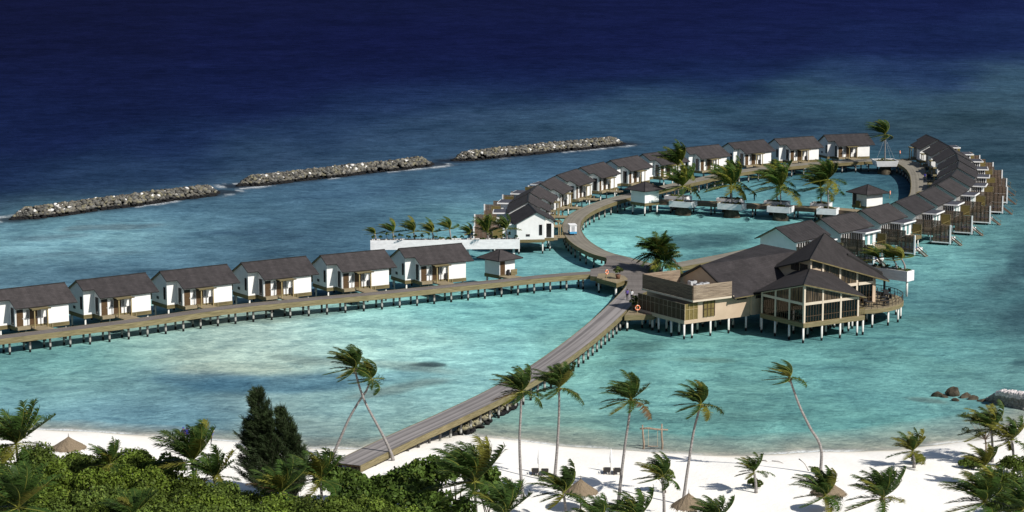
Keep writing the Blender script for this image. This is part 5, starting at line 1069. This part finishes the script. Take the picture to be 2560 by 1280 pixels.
# ================================================================ beach furniture
def thatch(label, apex_px, hz, R, rise, seed):
    rs = np.random.RandomState(seed); p = at(*apex_px, 1.7 + hz + rise); g = sz(p.x, p.y); T = thing('thatched_parasol', label, 'parasol', (p.x, p.y, g), 0, 'thatched parasols on the beach'); z1 = 1.7 + hz + rise - g; z0 = z1 - rise
    m = MB(); n = 40; rg = 7; vs = []
    for i in range(rg + 1):
        for j in range(n):
            f = i / rg; r = R * f; a = 2 * PI * j / n; w = 1 + rs.uniform(-.03, .03) * f; z = z1 - rise * f ** .88 + rs.uniform(-.03, .03) - (.12 * rs.uniform(0, 1) if i == rg else 0); vs.append((r * w * math.cos(a), r * w * math.sin(a), z))
    m.add(vs, [(i * n + j, (i + 1) * n + j, (i + 1) * n + (j + 1) % n, i * n + (j + 1) % n) for i in range(rg) for j in range(n)], 'thatch')
    for j in range(260):      # ragged straw ends and stray stems
        a = rs.uniform(0, 6.28); r = R * (rs.uniform(.35, 1.0) if j > 140 else rs.uniform(.93, 1.02)); f = r / R; z = z1 - rise * f ** .88 + .02; L_ = rs.uniform(.2, .45); c_, s_ = math.cos(a), math.sin(a); w = .035
        m.add([(r * c_ - s_ * w, r * s_ + c_ * w, z), (r * c_ + s_ * w, r * s_ - c_ * w, z), ((r + L_ * .6) * c_, (r + L_ * .6) * s_, z - L_ * .75)], [(0, 1, 2)], 'thatch')
    m.build('thatch_roof', T); m = MB(); m.cyl(0, 0, -.3, z1 - .1, .07, 'bark', 8); m.build('pole', T, True); m = MB(); m.cyl(0, 0, z1 - .08, z1 + .35, .05, 'bark', 6, .015); m.build('finial', T, True)
thatch('whole thatched parasol on open sand behind the dark palm, middle of the beach', (1452, 1197), 2.0, 1.75, 1.3, 1); thatch('thatched parasol at the bottom edge under the curved palm trunk', (1722, 1232), 2.0, 1.75, 1.3, 2); thatch('thatched parasol half hidden by the coconut palm at the right', (2072, 1200), 2.0, 1.8, 1.3, 3); thatch('thatched parasol peeping over the thicket at the far left', (171, 1091), 2.0, 1.9, 1.2, 4)
def lounger(label, px, rz):
    p = on_sand(*px); T = thing('sun_lounger', label, 'sun lounger', p, rz, 'brown sun loungers on the beach'); m = MB(); m.box(-.33, .33, -.9, .45, .30, .36, 'door_brown'); m.build('seat', T)
    m = MB(); m.add([(-.33, .45, .36), (.33, .45, .36), (.33, .95, .95), (-.33, .95, .95), (-.33, .5, .30), (.33, .5, .30), (.33, 1.0, .9), (-.33, 1.0, .9)], [(0, 1, 2, 3), (7, 6, 5, 4), (0, 3, 7, 4), (1, 5, 6, 2), (3, 2, 6, 7)], 'charcoal'); m.build('backrest', T)
    for x in (-.3, .3):
        for y in (-.8, .4): m = MB(); m.box(x - .035, x + .035, y - .035, y + .035, -.05, .3, 'door_brown'); m.build('leg', T)
    for x in (-.36, .36): m = MB(); m.box(x - .04, x + .04, -.5, .4, .5, .55, 'wood_light'); m.box(x - .03, x + .03, -.1, 0, .3, .5, 'wood_light'); m.build('armrest', T)
for px, lab in [((1338, 1186), 'brown sun lounger left of the left closed umbrella'), ((1362, 1187), 'brown sun lounger right of the left closed umbrella'), ((1517, 1184), 'brown sun lounger left of the right closed umbrella'), ((1542, 1185), 'brown sun lounger between the right closed umbrella and a palm trunk')]: lounger(lab, px, PI)
for px, lab in [((1347, 1182), 'closed white umbrella standing between the left pair of loungers'), ((1527, 1180), 'closed white umbrella standing between the right pair of loungers'), ((1136, 1164), 'closed white umbrella behind the tall bush right of the jetty')]:
    p = on_sand(*px); T = thing('beach_umbrella', lab, 'umbrella', p, 0, 'closed white beach umbrellas'); m = MB(); m.cyl(0, 0, -.3, 2.5, .028, 'white_paint', 8); m.build('pole', T, True); m = MB(); m.cyl(0, 0, 1.0, 1.5, .13, 'canvas', 9, .16); m.cyl(0, 0, 1.5, 2.55, .16, 'canvas', 9, .025); m.build('canopy', T); m = MB(); m.cyl(0, 0, 0, .08, .3, 'grey_metal', 14); m.build('base', T)
# driftwood swing standing in the shallows
p = at(1632, 1123, 0); p.z = sz(p.x, p.y); T = thing('driftwood_swing', 'rough driftwood swing frame standing in the shallows', 'swing', p, -.05); k_ = 1.0
for x, dx, top in ((-1.08, -.12, 3.0), (1.02, -.03, 3.15)):
    m = MB(); m.tube([(x, 0, -.6), (x + .07, .03, .8), (x - .04, -.02, 1.8), (x + dx, 0, top)], [.13, .12, .11, .08], 'driftwood', 8)
    for z, s in ((.9, 1), (1.9, -1)): m.tube([(x, 0, z), (x + .2 * s, .05, z + .22)], [.05, .025], 'driftwood', 5)
    m.build('post', T, True)
m = MB(); m.tube([(-1.5, 0, 2.55), (-.5, .02, 2.62), (.5, -.02, 2.5), (1.7, 0, 2.46)], [.09, .12, .11, .09], 'driftwood', 8); m.build('beam', T, True)
for x in (-.52, .52): m = MB(); m.tube([(x, 0, 2.5), (x, 0, .55)], .025, 'rope', 5); m.build('rope', T)
m = MB(); m.box(-.6, .6, -.14, .14, .5, .55, 'driftwood'); m.build('seat', T)
# leaning palm's trunk shadow on the sand, put in as thin wooden strips
for i, (q0, q1, r) in enumerate([((1998, 1148), (2022, 1178), .05), ((1930, 1153), (1958, 1159), .04), ((1905, 1152), (1918, 1155), .05)]):
    a, c = on_sand(*q0), on_sand(*q1); m = MB(); m.tube([(0, 0, .04), tuple((c - a) * .5 + Vector((.1, .1, .1))), tuple(c - a + Vector((0, 0, .05)))], [r, r * .8, r * .5], 'driftwood', 6); o = m.build('fallen_branch', None, True); o.location = a; tag(o, ['long fallen branch left of the S curved palm trunk', 'short stick on the sand left of the fallen branch', 'shortest stick lying on the gravel edge'][i], 'branch', 'fallen branches on the sand')
# ================================================================ small things on the decks
def ring_post(label, px, z, h=1.5, rz=.3):
    p = at(*px, z); T = thing('life_ring_post', label, 'life ring', p, rz, 'orange life rings on posts'); m = MB(); m.box(-.04, .04, .06, .14, 0, h + .1, 'wood_post'); m.build('post', T); m = MB(); m.torus((0, 0, h - .3), .33, .085, 'orange'); r = m.build('life_ring', T, True); m = MB()
    for a in (0, PI / 2, PI, 3 * PI / 2): m.sphere((.33 * math.cos(a), 0, h - .3 + .33 * math.sin(a)), .1, 'canvas', 7, 5)
    m.build('reflective_band', r, True)
ring_post('orange life ring on a post on the olive platform', (1517, 699), 2.43, 1.5, .9); ring_post('orange life ring in front of the pot plant beside the restaurant', (1594, 783), 2.43, 1.1); ring_post('orange life ring at the far end of the loop', (2250, 394), 2.41, 1.5, 1.25); ring_post('orange life ring on the inner side of the loop near the right row', (2225, 497), 2.41, 1.5, 1.3)
def pot(label, px, z, R, seed):
    p = at(*px, z); T = thing('pot_plant', label, 'pot plant', p, 0, 'pot plants on the platforms'); m = MB(); m.cyl(0, 0, 0, .7, .28, 'terracotta', 14, .42); m.build('pot', T, True); rs = np.random.RandomState(seed)
    V, Fq, t = cloud([(rs.uniform(-.5, .5), rs.uniform(-.5, .5), .9 + rs.uniform(0, .9)) for _ in range(9)], [.35] * 9, 420, .14, rs, (.05, .07, .02), jitter=1.0); link('foliage', npmesh('foliage', V, Fq, 'leaf', t), T)
pot('leafy bush in a terracotta pot on the olive platform', (1545, 697), 2.43, 1, 7); pot('bush in a pot against the lattice screen of the restaurant', (1587, 774), 2.43, 1, 8)
# service cart
p = at(1431, 586, 2.42); T = thing('service_cart', 'white boxy service cart with blue base on the curving boardwalk', 'cart', p, math.radians(98) - PI / 2)
m = MB(); m.box(-.62, .62, -1.1, 1.2, .28, .62, 'cart_blue'); m.build('body', T); m = MB(); m.box(-.62, .62, -1.05, .25, .63, 1.72, 'cloth_white'); m.build('cargo_box', T)
m = MB(); m.box(-.3, -.02, -1.09, -1.05, .7, 1.62, 'grey_metal'); m.box(.02, .3, -1.09, -1.05, .7, 1.62, 'grey_metal'); m.build('rear_door', T)
m = MB(); m.box(-.68, .68, -1.15, 1.2, 1.76, 1.84, 'white_paint'); m.build('canopy', T); m = MB()
for x in (-.58, .58): m.cyl(x, 1.05, .6, 1.76, .03, 'white_paint', 6)
m.build('canopy_post', T); m = MB(); m.box(-.5, .5, .3, .75, .63, .95, 'charcoal'); m.build('seat', T)
for x in (-.52, .52):
    for y in (-.75, .8):
        m = MB(); m.torus((x, y, .24), .17, .075, 'tyre', 'y', 14, 7); o = m.build('wheel', T, True); o.rotation_euler = (0, 0, PI / 2); o.location = (x + y, y - x, 0)
# ================================================================ people
def person(label, loc, rz, top, legs, pose='stand', h=1.72, hair='hair'):
    T = thing('person', label, 'person', loc, rz, None); s = h / 1.72; J = {}; E = []
    st = .16 if pose == 'walk' else .03
    J = dict(pel=(0, 0, .93, .135), waist=(0, -.01, 1.1, .12), chest=(0, -.02, 1.3, .145), neck=(0, 0, 1.47, .06), head=(0, .02, 1.57, .085), top=(0, .02, 1.68, .075),
             hl=(-.10, 0, .88, .095), kl=(-.11, st + .03, .48, .062), al=(-.11, st - .05, .09, .042), fl=(-.11, st + .12, .035, .035), hr=(.10, 0, .88, .095), kr=(.11, -st + .03, .48, .062), ar=(.11, -st - .05, .09, .042), fr=(.11, -st + .12, .035, .035),
             sl=(-.19, -.02, 1.40, .06), el=(-.24, .0, 1.12, .045), wl=(-.22, .12 if pose != 'walk' else .2, .90, .032), nl=(-.21, .17 if pose != 'walk' else .25, .81, .03), sr=(.19, -.02, 1.40, .06), er=(.24, -.03, 1.12, .045), wr=(.22, .06, .90, .032), nr=(.21, .1, .81, .03))
    if pose == 'bend':
        for k_ in ('waist', 'chest', 'neck', 'head', 'top', 'sl', 'el', 'wl', 'nl', 'sr', 'er', 'wr', 'nr'):
            x, y, z, r = J[k_]; a = .45; y2, z2 = y, z - .93; J[k_] = (x, y2 * math.cos(a) + z2 * math.sin(a), .93 + z2 * math.cos(a) - y2 * math.sin(a), r)
    L = ['pel-waist', 'waist-chest', 'chest-neck', 'neck-head', 'head-top', 'pel-hl', 'hl-kl', 'kl-al', 'al-fl', 'pel-hr', 'hr-kr', 'kr-ar', 'ar-fr', 'chest-sl', 'sl-el', 'el-wl', 'wl-nl', 'chest-sr', 'sr-er', 'er-wr', 'wr-nr']
    ks = list(J); me = bpy.data.meshes.new('body'); me.from_pydata([tuple(c * s for c in J[k_][:3]) for k_ in ks], [tuple(ks.index(q) for q in e.split('-')) for e in L], [])
    o = bpy.data.objects.new('tmp', me); COL.objects.link(o); o.modifiers.new('skin', 'SKIN'); sk = me.skin_vertices[0].data
    for i, k_ in enumerate(ks): sk[i].radius = (J[k_][3] * s,) * 2; sk[i].use_root = k_ == 'pel'
    sb = o.modifiers.new('sub', 'SUBSURF'); sb.levels = sb.render_levels = 2
    dg = bpy.context.evaluated_depsgraph_get(); nm = bpy.data.meshes.new_from_object(o.evaluated_get(dg)); bpy.data.objects.remove(o); nm.name = 'body'; nm.materials.clear()
    for k_ in ('skin', top, legs, 'cloth_dark'): nm.materials.append(M[k_])
    hd = Vector(J['head'][:3]) * s
    for f in nm.polygons:
        c = f.center; f.use_smooth = True; arm = abs(c.x) > .205 * s and c.z < 1.14 * s
        f.material_index = 3 if c.z < .07 * s else 2 if c.z < .95 * s and not arm else 0 if (arm or (c - hd).length < .16 * s) else 1
    link('body', nm, T); m = MB(); m.sphere((hd.x, hd.y - .015, hd.z + .05 * s), (.095 * s, .1 * s, .09 * s), hair, 10, 7); m.build('hair' if hair == 'hair' else 'cap', T, True)
    m = MB(); m.sphere((hd.x, hd.y + .098 * s, hd.z), (.016, .02, .022), 'skin', 6, 5)
    for x in (-.035, .035): m.sphere((hd.x + x * s, hd.y + .082 * s, hd.z + .028), .011, 'hair', 6, 5)
    m.box(hd.x - .025, hd.x + .025, hd.y + .078 * s, hd.y + .09 * s, hd.z - .05, hd.z - .04, 'terracotta'); m.build('face', T, True); return T
person('person in a purple top walking on the jetty beside the lattice screen', at(1568, 750, 2.41), PI * .95, 'cloth_purple', 'cloth_dark', 'walk')
person('person in a white shirt walking on the jetty beside the lattice screen', at(1579, 752, 2.41), PI * .9, 'cloth_white', 'cloth_dark', 'walk')
person('person in blue on the right hand curve of the loop', at(2312, 452, 2.41), -.6, 'cloth_blue', 'cloth_dark', 'walk')
person('person in dark clothes standing by a far planter on the cross boardwalk', at(1886, 502, 2.41), 1.2, 'cloth_dark', 'cloth_dark')
person('person in dark clothes with a blue cap at the water edge behind the palm', on_sand(459, 1106), .4, 'cloth_dark', 'cloth_dark', 'stand', 1.8, 'cloth_blue')
person('person in a blue shirt beside the one in dark clothes at the water edge', on_sand(468, 1104), .5, 'cloth_blue', 'cloth_dark')
person('person in a blue shirt bending at the water edge, right of the other two', on_sand(528, 1112), -1.2, 'cloth_blue', 'cloth_dark', 'bend', 1.75, 'cloth_white')
# white sun umbrellas and rings on the sea decks of the gable villas
for px, z, lab in (((1246, 590), 1.6, 'tilted white umbrella on the sea deck of the white gable villa'), ((1248, 553), 1.8, 'white umbrella on the sea deck of the villa behind the gable one')):
    p = at(*px, z); T = thing('deck_umbrella', lab, 'umbrella', p, 0, 'white umbrellas on sea decks'); m = MB(); m.cyl(0, 0, 0, 2.2, .03, 'white_paint', 8); m.build('pole', T, True); m = MB(); n = 8
    m.add([(1.3 * math.cos(2 * PI * i / n), 1.3 * math.sin(2 * PI * i / n), 1.75) for i in range(n)] + [(0, 0, 2.3)], [(i, (i + 1) % n, n) for i in range(n)], 'canvas'); m.build('canopy', T); m = MB(); m.cyl(0, 0, -.02, .08, .28, 'grey_metal', 12); m.build('base', T)
